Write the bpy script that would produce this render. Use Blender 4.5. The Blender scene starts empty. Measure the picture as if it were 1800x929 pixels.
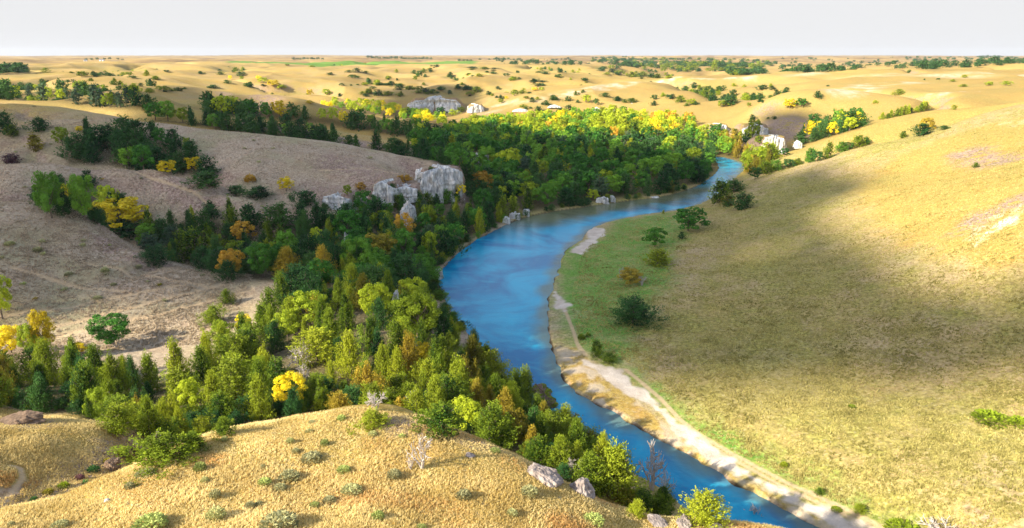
import bpy, bmesh, math, random
import numpy as np
from mathutils import Vector, Matrix
random.seed(7); RNG = np.random.default_rng(7)
scene = bpy.context.scene
COL = scene.collection

# ------------------------------------------------------------------ camera
F = 1216.0                       # focal length in px of the 1800 px wide photograph
PITCH = math.atan(365.5 / F)     # horizon lies 365.5 px above the centre
CP, SP = math.cos(PITCH), math.sin(PITCH)
CAMZ = 60.0
cam_d = bpy.data.cameras.new("camera"); cam = bpy.data.objects.new("camera", cam_d)
COL.objects.link(cam); scene.camera = cam
cam.location = (0, 0, CAMZ); cam.rotation_euler = (math.pi/2 - PITCH, 0, 0)
cam_d.sensor_width = 36.0; cam_d.lens = 36.0 * F / 1800.0
cam_d.clip_start = 0.5; cam_d.clip_end = 60000

def ray(px, py):
    return np.array([px - 900.0, F*CP + (464.5-py)*SP, CP*(99.0-py)])
def wp(px, py, z):
    """world point on the sight line of a photo pixel at height z"""
    d = ray(px, py); t = (z - CAMZ) / d[2]
    return np.array([d[0]*t, d[1]*t, z])
def wy(px, y, z):
    """world point in photo column px at forward distance y and height z"""
    k = (CAMZ - z) / y
    py = (99*CP + k*(F*CP + 464.5*SP)) / (CP + k*SP)
    t = y / (F*CP + (464.5-py)*SP)
    return np.array([(px-900.0)*t, y, z])
def project(x, y, z):
    dz = z - CAMZ
    depth = y*CP - dz*SP
    depth = np.where(depth < 0.1, 0.1, depth)
    return 900 + F*x/depth, 464.5 - F*(y*SP + dz*CP)/depth

# ------------------------------------------------------------------ noise
def _hash(ix, iy, seed):
    h = (ix.astype(np.int64)*374761393 + iy.astype(np.int64)*668265263 + seed*1442695041) & 0xffffffff
    h = ((h ^ (h >> 13)) * 1274126177) & 0xffffffff
    h = h ^ (h >> 16)
    return (h & 0xffff) / 65535.0
def vnoise(x, y, seed=0):
    x = np.asarray(x, float); y = np.asarray(y, float)
    ix = np.floor(x); iy = np.floor(y); fx = x-ix; fy = y-iy
    ux = fx*fx*fx*(fx*(fx*6-15)+10); uy = fy*fy*fy*(fy*(fy*6-15)+10)
    a = _hash(ix, iy, seed); b = _hash(ix+1, iy, seed); c = _hash(ix, iy+1, seed); d = _hash(ix+1, iy+1, seed)
    return (a*(1-ux)+b*ux)*(1-uy) + (c*(1-ux)+d*ux)*uy
def fbm(x, y, octv=4, seed=0, gain=0.5):
    s = 0; a = 1; n = 0
    for o in range(octv):
        s = s + a*(vnoise(x*(2**o)+17.3*o, y*(2**o)-9.1*o, seed+o) - 0.5); n += a*0.5; a *= gain
    return s/n
def sstep(a, b, x):
    t = np.clip((x-a)/(b-a), 0, 1); return t*t*(3-2*t)

# ------------------------------------------------------------------ terrain control points
CPS = []
def P(px, py, z): CPS.append(wp(px, py, z))
def D(px, y, z): CPS.append(wy(px, y, z))
def line(pts, n=3, back=None):
    """pts (px,py,z); points between them are filled in; back=(dist, drop): a lower point behind the crest"""
    for i in range(len(pts)-1):
        a = wp(*pts[i]); b = wp(*pts[i+1])
        for k in range(n if i < len(pts)-2 else n+1):
            p = a + (b-a)*k/n; CPS.append(p)
            if back:
                r = math.hypot(p[0], p[1]); s = (r+back[0])/r
                CPS.append(np.array([p[0]*s, p[1]*s, p[2]-back[1]]))
# around and behind the camera
for a in range(0, 360, 30):
    CPS.append(np.array([8*math.cos(math.radians(a)), 8*math.sin(math.radians(a)), 39.0]))
# near hill crest (front) with the drop to the wooded canyon behind it
line([(-260,960,38),(0,893,37),(110,872,36.6),(200,836,36.3),(290,793,36)], 2, (4, 3.2))
line([(290,793,36),(400,757,35.2),(500,736,34.6),(620,722,34),(700,722,33.8),(750,738,33.8),(830,773,33.6)], 2, (14, 11))
line([(830,773,33.6),(920,808,33.2),(1000,850,32.8),(1060,880,32.2),(1150,905,31.2),(1250,915,30.2),(1380,935,29),(1500,990,28.5)], 2, (9, 11))
for p in [(450,929,37.6),(900,929,35.5),(600,820,36.4),(760,850,35.8),(300,870,37.2),(1150,960,32.6),(100,929,38),(620,900,37.0),(450,820,36.6),(1050,929,33.9)]: P(*p)
# gully and second knoll on the left
line([(-60,925,34.6),(60,872,32.8),(200,812,30.4),(255,782,28.5),(300,765,26)], 2)
line([(-120,722,31),(0,716,30.5),(60,736,30.6),(130,724,30.4),(235,757,29.5)], 2, (10, 9))
for p in [(60,800,33),(-100,800,34.5),(150,780,31.6),(230,772,29.4),(-50,860,34.2)]: P(*p)
# wooded slope below the near hill
for p in [(30,690,14),(200,690,12),(380,700,14),(520,690,15),(650,690,15),(760,700,14),(850,700,10),
          (50,620,10),(200,640,9),(350,640,9),(500,640,12),(600,640,14),(700,640,14),(780,640,10),
          (620,560,13),(680,540,13),(700,590,15),(560,540,11),(480,580,9),(400,600,8),(640,480,9),(560,470,10),(730,500,7),(720,560,10),
          (870,720,6),(930,745,6),(1000,790,8),(1080,840,10),(1150,880,10)]: P(*p)
line([(960,745,2),(1040,800,3),(1120,850,4),(1200,905,5),(1260,945,6)], 2)
# mid-left grass hill
line([(-200,372,23),(0,366,22),(80,376,19.5),(150,388,17.5),(200,402,16.3),(260,440,14.6),(300,462,13.6),(400,492,11.5),(480,500,10.5)], 2)
for p in [(-150,600,10),(0,590,9),(100,600,8),(250,600,7.6),(370,570,8.2),(450,545,9),(0,500,15),(150,500,14),(280,520,11.6),(380,530,9.8),(60,440,18),(200,450,14.5),(-150,470,18)]: P(*p)
for q in [(-100,202,11),(30,198,9.5),(100,195,9),(180,188,8.5),(250,177,8),(320,171,7.5),(420,170,5.5),(520,175,5),(600,180,3)]: D(*q)
# second slope
line([(-200,290,28),(0,288,26),(150,292,24),(250,301,22),(350,321,19.5),(420,346,16.5),(480,366,14)], 2)
for p in [(0,340,20),(150,325,20),(260,345,16.5),(340,370,14),(430,390,11.5),(500,388,11.5),(560,400,9),(610,420,7)]: P(*p)
for q in [(-150,258,17),(30,254,16),(120,251,14),(220,247,12),(300,245,10),(380,243,8.5),(450,238,8),(520,230,8)]: D(*q)
# large slope that ends in the chalk cliff above the river
line([(-200,180,41),(0,180,38),(100,189,35.8),(200,205,33),(300,218,30.4),(430,236,26.5),(560,251,22.3),(680,269,17.8),(750,284,15),(812,300,12.6)], 2)
for p in [(30,240,28),(100,232,29.5),(300,260,24),(200,250,25.5),(500,310,16),(600,332,11.5),(420,300,18.5),(400,335,15),(700,312,12.6),(640,290,16.4),(560,355,10.5),(650,345,10.5),(640,372,6)]: P(*p)
for p in [(700,352,3),(750,348,2),(800,345,1.5),(840,345,1),(700,400,3),(760,400,2),(760,440,1.5),(720,440,3),(850,320,1.5)]: P(*p)
for q in [(-150,430,29),(50,425,25),(150,415,22),(300,390,15),(420,375,11),(520,365,8),(640,355,5),(740,345,3),(830,340,2)]: D(*q)
# parallel spurs behind it
line([(430,206,21),(520,218,18.5),(620,236,14.5),(700,250,11),(790,264,8)], 2)
for q in [(420,520,12),(520,500,9),(620,480,6),(720,450,4),(800,440,3)]: D(*q)
line([(255,172,34.5),(300,163,34.8),(345,160,34),(400,166,31.5),(450,175,28.5),(520,186,24.5),(600,199,18),(700,216,11.5),(770,228,7)], 2)
for q in [(250,620,25),(350,625,19),(450,610,12),(550,620,7),(650,620,5),(760,620,3)]: D(*q)
# golden country on the far left
for p in [(-200,150,36),(0,160,33.5),(100,146,34),(200,150,33),(50,130,37.5),(150,138,35.5),(300,140,33),(-100,125,39),(100,118,39),(250,125,36.5),
          (420,150,25),(400,135,31),(350,128,34.5),(450,130,31),(520,160,18),(520,140,26),(600,150,22),(600,130,31),(600,176,10),(690,165,14),(700,135,27.5),(640,190,5.5),(720,196,3.5)]: P(*p)
line([(-200,111,40),(100,112,40),(300,113,40),(500,115,38),(650,117,37),(760,118,36)], 2)
for p in [(740,150,21),(720,142,25),(680,152,20),(800,160,15),(690,182,6),(860,165,14),(900,130,33.5),(950,150,24),(830,140,27.5),(900,150,22),(950,125,36),(830,125,34.5),(1000,122,34),(1050,130,29.5),(1100,134,25),(850,180,11)]: P(*p)
line([(830,112,38.5),(950,114,38.2),(1030,120,34)], 2)
# valley floor
for p in [(700,186,3.5),(760,190,2),(820,200,1.8),(780,206,1.5),(780,240,1.2),(850,220,1.2),(900,240,1.2),(1000,240,1.5),(1100,240,1.6),(1200,240,2),(900,280,1),(1000,280,1),(1100,280,1),(1200,280,1),
          (900,320,1),(1000,320,0.8),(1100,320,0.8),(1200,310,0.8),(850,300,1.5),(1250,262,1.2),(900,212,2),(1000,215,3.5),(1100,215,4.5),(1180,222,5),(870,345,1.2),(1260,250,2)]: P(*p)
# long pale ridge right of the valley
line([(830,196,5),(880,188,9.5),(940,176,16),(1000,165,21.5),(1050,155,25.5),(1100,147,28),(1200,139,31.5),(1300,135,33.8),(1500,130,36),(1700,129,38)], 2)
for p in [(900,199,6),(1000,190,10),(1100,183,13.5),(1150,170,20),(1240,215,8),(1200,200,11.5),(1300,200,16),(1300,165,28),(1290,215,12.5),(1350,180,27),(1220,175,21.5)]: P(*p)
for q in [(1000,1150,21),(1100,1400,19),(1200,1500,18),(1320,1500,24),(1500,1500,30)]: D(*q)
# rolling hills on the right
for p in [(1400,186,25.5),(1440,178,29),(1600,172,32.5),(1800,152,39),(1950,150,41),(1400,155,34),(1500,160,33),(1600,150,36),(1700,160,35),(1560,188,27),(1700,180,31.5),(1450,205,19),(1380,205,20),(1340,205,17),(1350,226,12.6),(1400,240,10)]: P(*p)
for q in [(1420,400,9),(1500,430,15),(1640,440,22),(1800,440,28)]: D(*q)
for p in [(1300,244,4),(1380,268,4),(1330,285,2)]: P(*p)
# second crest on the right
line([(1330,300,6.5),(1420,262,15.5),(1500,229,23.5),(1560,213,27.5),(1640,197,32),(1720,190,34.5),(1800,186,37)], 2, (35, 4))
for q in [(1350,324,4.5),(1450,322,9),(1560,322,15),(1660,325,22),(1800,335,30)]: D(*q)
# big meadow on the right
line([(1300,322,6),(1345,308,9.5),(1400,290,14),(1450,275,18),(1540,255,23.5),(1620,239,27.5),(1700,216,32.5),(1800,187,39)], 2)
for p in [(1950,160,44),(1950,300,36),(1800,300,31),(1800,450,21),(1800,600,12.5),(1800,750,9),(1800,900,7.5),(2000,700,14),(1600,300,22),(1600,400,17),(1600,550,10),(1600,700,6),(1600,850,4.5),
          (1450,350,13),(1450,450,9),(1450,600,5.5),(1450,750,4),(1500,880,2.5),(1300,360,5),(1300,420,5),(1300,550,3.6),(1300,700,3),(1250,340,3),(1200,450,2.6),(1150,550,2.2),(1100,420,1.4),(1060,500,1.3),(1150,650,1.8),(1050,600,1.2),
          (1350,860,1.5),(1250,780,1.4),(1650,960,3.5),(1900,960,8)]: P(*p)
# far country
for px in range(-300, 2200, 250):
    D(px, 2600, 40 if px < 800 else 33); D(px, 3600, 41 if px < 800 else 38); D(px, 5200, 47); D(px, 8000, 64 if px < 1000 else 60.5); D(px, 12000, 62)
for q in [(1100,1900,25),(1200,2300,21),(1320,2300,21),(1250,3000,24),(1450,1700,36),(1600,1900,38),(1700,1500,40),(1800,1200,43),(1400,2100,32),(1550,2400,34),(1000,2000,36),(950,2400,40),(1800,2000,42),(400,3000,40),(100,3000,40)]: D(*q)
CPS = np.array(CPS)

def uv(x, y):
    return np.arctan2(x, y), 0.5*np.log(np.maximum(x*x+y*y, 4.0))
cu, cv = uv(CPS[:,0], CPS[:,1]); cz = CPS[:,2]
# drop near duplicates
keep = []
for i in range(len(cu)):
    if all((cu[i]-cu[j])**2 + (cv[i]-cv[j])**2 > 0.012**2 for j in keep): keep.append(i)
cu, cv, cz = cu[keep], cv[keep], cz[keep]
c2 = 0.03**2
def kern(du, dv): return np.sqrt(du*du+dv*dv+c2)
A = kern(cu[:,None]-cu[None], cv[:,None]-cv[None])
n = len(cu); A = A - np.eye(n)*0.0015
M = np.zeros((n+1, n+1)); M[:n,:n] = A; M[:n,n] = 1; M[n,:n] = 1
w = np.linalg.solve(M, np.append(cz, 0))
GU = np.linspace(-0.95, 0.95, 560); GV = np.linspace(math.log(2.0), math.log(16000), 900)
G = np.zeros((len(GV), len(GU)))
for i in range(0, len(GV), 50):
    vv = GV[i:i+50][:,None,None]; uu = GU[None,:,None]
    G[i:i+50] = kern(uu-cu, vv-cv) @ w[:n] + w[n]
def base_h(x, y):
    u, v = uv(x, y)
    out = sstep(0.95, 2.2, np.abs(u))
    u = np.clip(u, GU[0], GU[-1]); v = np.clip(v, GV[0], GV[-1]-1e-6)
    fu = (u-GU[0])/(GU[1]-GU[0]); fv = (v-GV[0])/(GV[1]-GV[0])
    iu = np.minimum(fu.astype(int), len(GU)-2); iv = np.minimum(fv.astype(int), len(GV)-2)
    fu = fu-iu; fv = fv-iv
    h = (G[iv,iu]*(1-fu)+G[iv,iu+1]*fu)*(1-fv) + (G[iv+1,iu]*(1-fu)+G[iv+1,iu+1]*fu)*fv
    far_out = 37.0 - 26.0*np.exp(-((np.arctan2(x, y)-1.55)/0.62)**2)*sstep(14, 40, np.hypot(x, y))
    return h*(1-out) + far_out*out

# ------------------------------------------------------------------ river
R_EDGE = [(1560,990),(1425,925),(1350,884),(1250,828),(1190,792),(1130,757),(1080,728),(1035,706),(1000,682),(983,655),(973,625),(966,595),(962,560),(964,520),(978,485),(984,458),(998,437),(1025,420),(1034,403),(1070,390),(1120,380),(1180,372),(1225,362),(1252,348),(1268,335),(1285,318),(1305,303),(1312,292),(1300,284),(1270,276)]
L_EDGE = [(1400,1000),(1300,945),(1205,890),(1130,838),(1060,790),(985,742),(920,695),(868,640),(825,590),(795,550),(775,518),(768,490),(788,460),(828,427),(870,406),(910,386),(960,374),(1030,364),(1100,354),(1160,347),(1205,336),(1238,322),(1258,306),(1264,296),(1262,286),(1250,277)]
RE = np.array([wp(a, b, 0)[:2] for a, b in R_EDGE]); LE = np.array([wp(a, b, 0)[:2] for a, b in L_EDGE])
def chaikin(p, n=2):
    for _ in range(n):
        q = [p[0]]
        for a, b in zip(p[:-1], p[1:]): q += [a*0.75+b*0.25, a*0.25+b*0.75]
        q.append(p[-1]); p = np.array(q)
    return p
RE, LE = chaikin(RE, 1), chaikin(LE, 1)
RIVER = np.vstack([RE, LE[::-1]])
def sdf(x, y, poly, closed=True, far=1e9):
    """signed distance in metres to a polygon (negative inside), or distance to a polyline"""
    x = np.asarray(x, float); y = np.asarray(y, float)
    d2 = np.full(x.shape, 1e18); inside = np.zeros(x.shape, bool)
    n = len(poly)
    for i in range(n if closed else n-1):
        a = poly[i]; b = poly[(i+1) % n]; e = b-a; L = max(e@e, 1e-9)
        t = np.clip(((x-a[0])*e[0]+(y-a[1])*e[1])/L, 0, 1)
        dx = x-a[0]-e[0]*t; dy = y-a[1]-e[1]*t
        d2 = np.minimum(d2, dx*dx+dy*dy)
        if closed:
            c = ((a[1] > y) != (b[1] > y)) & (x < (b[0]-a[0])*(y-a[1])/((b[1]-a[1]) if abs(b[1]-a[1]) > 1e-9 else 1e-9)+a[0])
            inside ^= c
    d = np.sqrt(d2)
    return np.where(inside, -d, d) if closed else d
RB = (RIVER[:,0].min()-60, RIVER[:,0].max()+60, RIVER[:,1].min()-60, RIVER[:,1].max()+60)
def river_sd(x, y):
    x = np.asarray(x, float); y = np.asarray(y, float)
    m = (x > RB[0]) & (x < RB[1]) & (y > RB[2]) & (y < RB[3])
    d = np.full(x.shape, 999.0)
    if m.any(): d[m] = sdf(x[m], y[m], RIVER)
    return d

def draws(x, y, r):
    """1 in the beds of the far draws, 0 on open ground"""
    wx = 38*fbm(x/90, y/90, 2, 201); n = fbm((x+wx)/260+0.4, (y-wx)/330+2.7, 3, 205)
    return np.exp(-(n/0.13)**2)
def rills(x, y): return np.exp(-(fbm((x+14*fbm(x/30, y/30, 2, 231))/75, y/60, 3, 233)/0.10)**2)
MESA = []
def height(x, y):
    x = np.atleast_1d(np.asarray(x, float)); y = np.atleast_1d(np.asarray(y, float))
    h = base_h(x, y)
    r = np.sqrt(x*x+y*y)
    hill = sstep(3, 14, h)
    near = 1-sstep(70, 110, r)
    h = h + fbm(x/70, y/70, 4, 3)*2.2*hill*(1-near*0.75)*sstep(60, 240, r) + fbm(x/420+5, y/420, 3, 21)*10*sstep(700, 1800, r)*(1-sstep(5500, 8000, r)*0.75) + (0.35-np.abs(fbm(x/150+3, y/150, 3, 33)))*13*sstep(420, 950, r)*hill*(1-sstep(2500, 5000, r)*0.5)
    h = h + fbm(x/9, y/9, 3, 40)*0.5*hill*(0.5+0.5*near) + fbm(x/2.1, y/2.1, 3, 50)*0.10*(1-sstep(120, 260, r))
    h = h + fbm(x/1400, y/1400, 3, 60)*14*sstep(6500, 9000, r)
    far_m = sstep(440, 640, r)*(1-sstep(2600, 4200, r))*sstep(6, 20, h)
    h = h - 13*draws(x, y, r)*far_m + 9*fbm(x/300+8, y/380, 2, 222)*sstep(1300, 2200, r)*sstep(0.0, 0.08, x/np.maximum(y, 1))*(1-sstep(7000, 9000, r))
    h = h - 2.2*rills(x, y)*sstep(8, 16, h)*sstep(100, 140, r)*(1-sstep(400, 520, r))*(x < 0)
    for cx, cy, w, top in MESA:
        dx = np.abs(x-cx)/w; dy = y-cy
        m = (dx < 0.8) & (dy > 0) & (dy < 60)
        if m.any():
            k = (1-sstep(0.34, 0.56, dx[m]))*sstep(1.0, 4.0, dy[m])*(1-sstep(9, 55, dy[m]))
            h[m] += np.maximum(top-0.3-h[m], 0)*k
    h = np.maximum(h, 0.35 + 0.5*(fbm(x/7, y/7, 2, 71)+0.6))
    d = river_sd(x, y)
    m = d < 60
    if m.any():
        dm = d[m] + 0.9*fbm(x[m]/3.5, y[m]/3.5, 3, 80)
        bank = 0.45*sstep(0, 1.0, dm) + 0.04*np.maximum(dm, 0) - 0.35*(1-sstep(-0.3, 0.2, dm))
        t = sstep(1, 14, dm)
        hm = bank*(1-t) + h[m]*t
        hm = np.where(dm < 0, np.maximum(-1.6, -0.15 + dm*0.35), hm)
        h[m] = hm
    return h

def at(px, py, far=9000.0):
    """where the sight line of a photo pixel meets the ground"""
    d = ray(px, py); d = d/np.linalg.norm(d)
    ts = np.exp(np.linspace(math.log(12), math.log(far), 1500))
    x = d[0]*ts; y = d[1]*ts; z = CAMZ + d[2]*ts
    g = height(x, y) - z
    k = np.argmax(g > 0)
    if g[k] <= 0: k = len(ts)-1
    a, b = ts[max(k-1, 0)], ts[k]
    tt = np.linspace(a, b, 24); g = height(d[0]*tt, d[1]*tt) - (CAMZ + d[2]*tt)
    j = np.argmax(g > 0); t = tt[j] if g[j] > 0 else b
    return float(d[0]*t), float(d[1]*t)

CLIFFS = [(772,298,354,86),(712,330,358,52),(677,322,364,48),(590,344,368,60),(632,352,375,36),(765,172,198,104),(835,184,199,30),(1328,219,250,56),(1266,219,240,36),(1363,240,272,50),(843,272,292,34)]
CL = []
for px, top, foot, wpx in CLIFFS:
    y = at(px, foot)[1]; z = float(height(*at(px, foot))[0])
    zt = CAMZ - y*CP*(top-99)/(F*CP+(464.5-top)*SP); dep = y*CP+(CAMZ-z)*SP
    q = wy(px, y, z); CL.append((px, q[0], y, z, zt, wpx*dep/F))
for c in CL: MESA.append((c[1], c[2], c[5], c[4]))
print('CLIFFS', [(c[0], round(c[2]), round(c[3], 1), round(c[4], 1), round(c[5])) for c in CL])

# ------------------------------------------------------------------ object helpers
def tag(o, label=None, cat=None, group=None, kind=None):
    if label: o['label'] = label
    if cat: o['category'] = cat
    if group: o['group'] = group
    if kind: o['kind'] = kind
    return o
def mesh_np(name, verts, faces, mats=(), smooth=False, k=None):
    """verts (N,3), faces (M,k) int array"""
    me = bpy.data.meshes.new(name)
    verts = np.ascontiguousarray(verts, dtype=np.float32); faces = np.ascontiguousarray(faces, dtype=np.int32)
    k = faces.shape[1]
    me.vertices.add(len(verts)); me.vertices.foreach_set('co', verts.ravel())
    me.loops.add(faces.size); me.loops.foreach_set('vertex_index', faces.ravel())
    me.polygons.add(len(faces)); me.polygons.foreach_set('loop_start', np.arange(0, faces.size, k, dtype=np.int32))
    me.polygons.foreach_set('loop_total', np.full(len(faces), k, dtype=np.int32))
    if smooth: me.polygons.foreach_set('use_smooth', np.ones(len(faces), bool))
    for m in mats: me.materials.append(m)
    me.update(calc_edges=True)
    return me
def link(name, me, parent=None):
    o = bpy.data.objects.new(name, me); COL.objects.link(o)
    if parent: o.parent = parent
    return o
def set_attr(me, name, vals):
    a = me.attributes.new(name, 'FLOAT', 'POINT'); a.data.foreach_set('value', np.ascontiguousarray(vals, dtype=np.float32))
# ------------------------------------------------------------------ materials
class NT:
    def __init__(s, name):
        s.m = bpy.data.materials.new(name); s.m.use_nodes = True; s.t = s.m.node_tree; s.t.nodes.clear()
        s.out = s.t.nodes.new('ShaderNodeOutputMaterial')
    def n(s, typ, **kw):
        nd = s.t.nodes.new('ShaderNode'+typ)
        for k, v in kw.items():
            if hasattr(nd, k): setattr(nd, k, v)
        return nd
    def lk(s, a, b): s.t.links.new(a, b)
    def inp(s, sock, v):
        if v is None: return
        if isinstance(v, bpy.types.NodeSocket): s.lk(v, sock)
        elif isinstance(v, (tuple, list)) and len(v) == 3 and sock.type == 'RGBA': sock.default_value = (*v, 1)
        else: sock.default_value = v
    def mix(s, f, a, b, mode='MIX'):
        nd = s.n('Mix', data_type='RGBA', blend_type=mode)
        s.inp(nd.inputs[0], f); s.inp(nd.inputs[6], a); s.inp(nd.inputs[7], b); return nd.outputs[2]
    def math(s, op, a, b=0.0, clamp=False):
        nd = s.n('Math', operation=op); nd.use_clamp = clamp; s.inp(nd.inputs[0], a); s.inp(nd.inputs[1], b); return nd.outputs[0]
    def attr(s, name): nd = s.n('Attribute', attribute_name=name); return nd.outputs['Fac']
    def noise(s, scale, detail=3, rough=0.55, vec=None, dist=0.0):
        nd = s.n('TexNoise'); nd.inputs['Scale'].default_value = scale; nd.inputs['Detail'].default_value = detail
        nd.inputs['Roughness'].default_value = rough; nd.inputs['Distortion'].default_value = dist
        if vec is not None: s.lk(vec, nd.inputs['Vector'])
        return nd.outputs['Fac']
    def ramp(s, f, stops, interp='LINEAR'):
        nd = s.n('ValToRGB'); cr = nd.color_ramp; cr.interpolation = interp
        while len(cr.elements) < len(stops): cr.elements.new(0.5)
        for e, (p, c) in zip(cr.elements, stops):
            e.position = p; e.color = (*c, 1) if isinstance(c, tuple) else (c, c, c, 1)
        s.inp(nd.inputs[0], f); return nd.outputs[0]
    def pos(s): return s.n('NewGeometry').outputs['Position']
    def bump(s, h, dist, strength=1.0, normal=None):
        nd = s.n('Bump'); s.lk(h, nd.inputs['Height']); nd.inputs['Distance'].default_value = dist; nd.inputs['Strength'].default_value = strength
        if normal is not None: s.lk(normal, nd.inputs['Normal'])
        return nd.outputs[0]
    def principled(s, col, rough=0.9, normal=None, spec=0.2):
        b = s.n('BsdfPrincipled'); s.inp(b.inputs['Base Color'], col); s.inp(b.inputs['Roughness'], rough)
        b.inputs['Specular IOR Level'].default_value = spec
        if normal is not None: s.lk(normal, b.inputs['Normal'])
        s.lk(b.outputs[0], s.out.inputs[0]); return b

def ground_material():
    s = NT('grassland'); p = s.pos()
    big = s.noise(0.03, 4, 0.6, p); mid = s.noise(0.22, 4, 0.65, p); fine = s.noise(1.3, 4, 0.7, p); tiny = s.noise(5.5, 3, 0.7, p)
    vor = s.n('TexVoronoi'); vor.inputs['Scale'].default_value = 0.9; s.lk(p, vor.inputs['Vector'])
    tan = s.mix(s.ramp(fine, [(0.3, 0.0), (0.7, 1.0)]), (0.29, 0.215, 0.15), (0.56, 0.45, 0.34))
    tan = s.mix(s.math('MULTIPLY', s.ramp(mid, [(0.50, 0.0), (0.66, 1.0)]), 0.5), tan, (0.34, 0.22, 0.17))
    tan = s.mix(s.math('MULTIPLY', s.ramp(big, [(0.50, 0.0), (0.62, 1.0)]), 0.45), tan, (0.26, 0.27, 0.12))
    gold = s.mix(s.ramp(fine, [(0.3, 0.0), (0.7, 1.0)]), (0.27, 0.175, 0.04), (0.56, 0.40, 0.115))
    gold = s.mix(s.math('MULTIPLY', s.ramp(mid, [(0.46, 0.0), (0.66, 1.0)]), 0.55), gold, (0.44, 0.22, 0.06))
    gold = s.mix(s.math('MULTIPLY', s.ramp(big, [(0.48, 0.0), (0.60, 1.0)]), 0.5), gold, (0.30, 0.25, 0.075))
    c = s.mix(s.attr('gold'), tan, gold)
    olive = s.mix(s.ramp(fine, [(0.32, 0.0), (0.68, 1.0)]), (0.12, 0.115, 0.025), (0.46, 0.41, 0.11))
    om = s.math('MULTIPLY', s.attr('olive'), s.ramp(s.math('ADD', s.math('MULTIPLY', mid, 0.55), s.math('MULTIPLY', big, 0.45)), [(0.40, 0.12), (0.58, 1.0)]))
    c = s.mix(om, c, olive)
    green = s.mix(s.ramp(fine, [(0.3, 0.0), (0.7, 1.0)]), (0.05, 0.17, 0.02), (0.20, 0.38, 0.06))
    gm = s.math('MULTIPLY', s.attr('green'), s.ramp(mid, [(0.3, 0.45), (0.6, 1.0)]))
    c = s.mix(gm, c, green)
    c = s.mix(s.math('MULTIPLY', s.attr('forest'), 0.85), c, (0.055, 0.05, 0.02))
    # speckle: tufts and bare gaps between them
    c = s.mix(s.ramp(tiny, [(0.32, 0.55), (0.48, 0.0)]), c, (0.12, 0.09, 0.05))
    c = s.mix(s.math('MULTIPLY', s.ramp(s.noise(2.4, 3, 0.6, p), [(0.56, 0.0), (0.66, 1.0)]), 0.35), c, (0.55, 0.47, 0.30))
    pale = s.mix(mid, (0.50, 0.41, 0.28), (0.72, 0.66, 0.55))
    c = s.mix(s.math('MULTIPLY', s.attr('pale'), s.ramp(mid, [(0.33, 0.2), (0.55, 1.0)])), c, pale)
    bare = s.mix(s.ramp(fine, [(0.35, 0.0), (0.65, 1.0)]), (0.16, 0.095, 0.07), (0.46, 0.35, 0.28))
    c = s.mix(s.math('MULTIPLY', s.attr('bare'), s.ramp(mid, [(0.36, 0.0), (0.50, 1.0)])), c, bare)
    c = s.mix(s.attr('dirt'), c, s.mix(fine, (0.40, 0.28, 0.16), (0.60, 0.46, 0.30)))
    sand = s.mix(s.ramp(mid, [(0.35, 0.0), (0.65, 1.0)]), (0.46, 0.38, 0.30), (0.66, 0.58, 0.50))
    sand = s.mix(s.math('MULTIPLY', s.ramp(fine, [(0.58, 0.0), (0.66, 1.0)]), 0.15), sand, (0.30, 0.24, 0.14))
    c = s.mix(s.attr('sand'), c, sand)
    c = s.mix(s.attr('farland'), c, s.mix(s.ramp(s.noise(0.004, 4, 0.6, p), [(0.4, 0.0), (0.6, 1.0)]), (0.20, 0.13, 0.055), (0.37, 0.255, 0.095)))
    c = s.mix(s.attr('crop'), c, (0.12, 0.22, 0.035))
    c = s.mix(s.attr('wet'), c, (0.06, 0.045, 0.03))
    hgt = s.math('ADD', s.math('MULTIPLY', fine, 0.7), s.math('MULTIPLY', tiny, 0.35))
    s.principled(c, 0.95, s.bump(hgt, 0.42, 0.85), 0.05)
    return s.m

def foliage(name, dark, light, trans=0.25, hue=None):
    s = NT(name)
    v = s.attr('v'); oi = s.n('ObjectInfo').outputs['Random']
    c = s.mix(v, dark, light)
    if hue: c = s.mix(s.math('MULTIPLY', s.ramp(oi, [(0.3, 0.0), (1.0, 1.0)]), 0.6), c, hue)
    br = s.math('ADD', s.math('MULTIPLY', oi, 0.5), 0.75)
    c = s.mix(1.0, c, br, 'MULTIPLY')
    b = s.n('BsdfPrincipled'); s.lk(c, b.inputs['Base Color']); b.inputs['Roughness'].default_value = 0.75; b.inputs['Specular IOR Level'].default_value = 0.15
    t = s.n('BsdfTranslucent'); s.lk(c, t.inputs['Color'])
    mx = s.n('MixShader'); mx.inputs[0].default_value = trans
    s.lk(b.outputs[0], mx.inputs[1]); s.lk(t.outputs[0], mx.inputs[2]); s.lk(mx.outputs[0], s.out.inputs[0])
    return s.m
def plain(name, c1, c2, scale=3.0, rough=0.9, bump=0.05):
    s = NT(name); tc = s.n('TexCoord').outputs['Object']
    f = s.noise(scale, 4, 0.6, tc); c = s.mix(s.ramp(f, [(0.3, 0.0), (0.7, 1.0)]), c1, c2)
    s.principled(c, rough, s.bump(f, bump, 0.8) if bump else None, 0.1); return s.m
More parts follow.
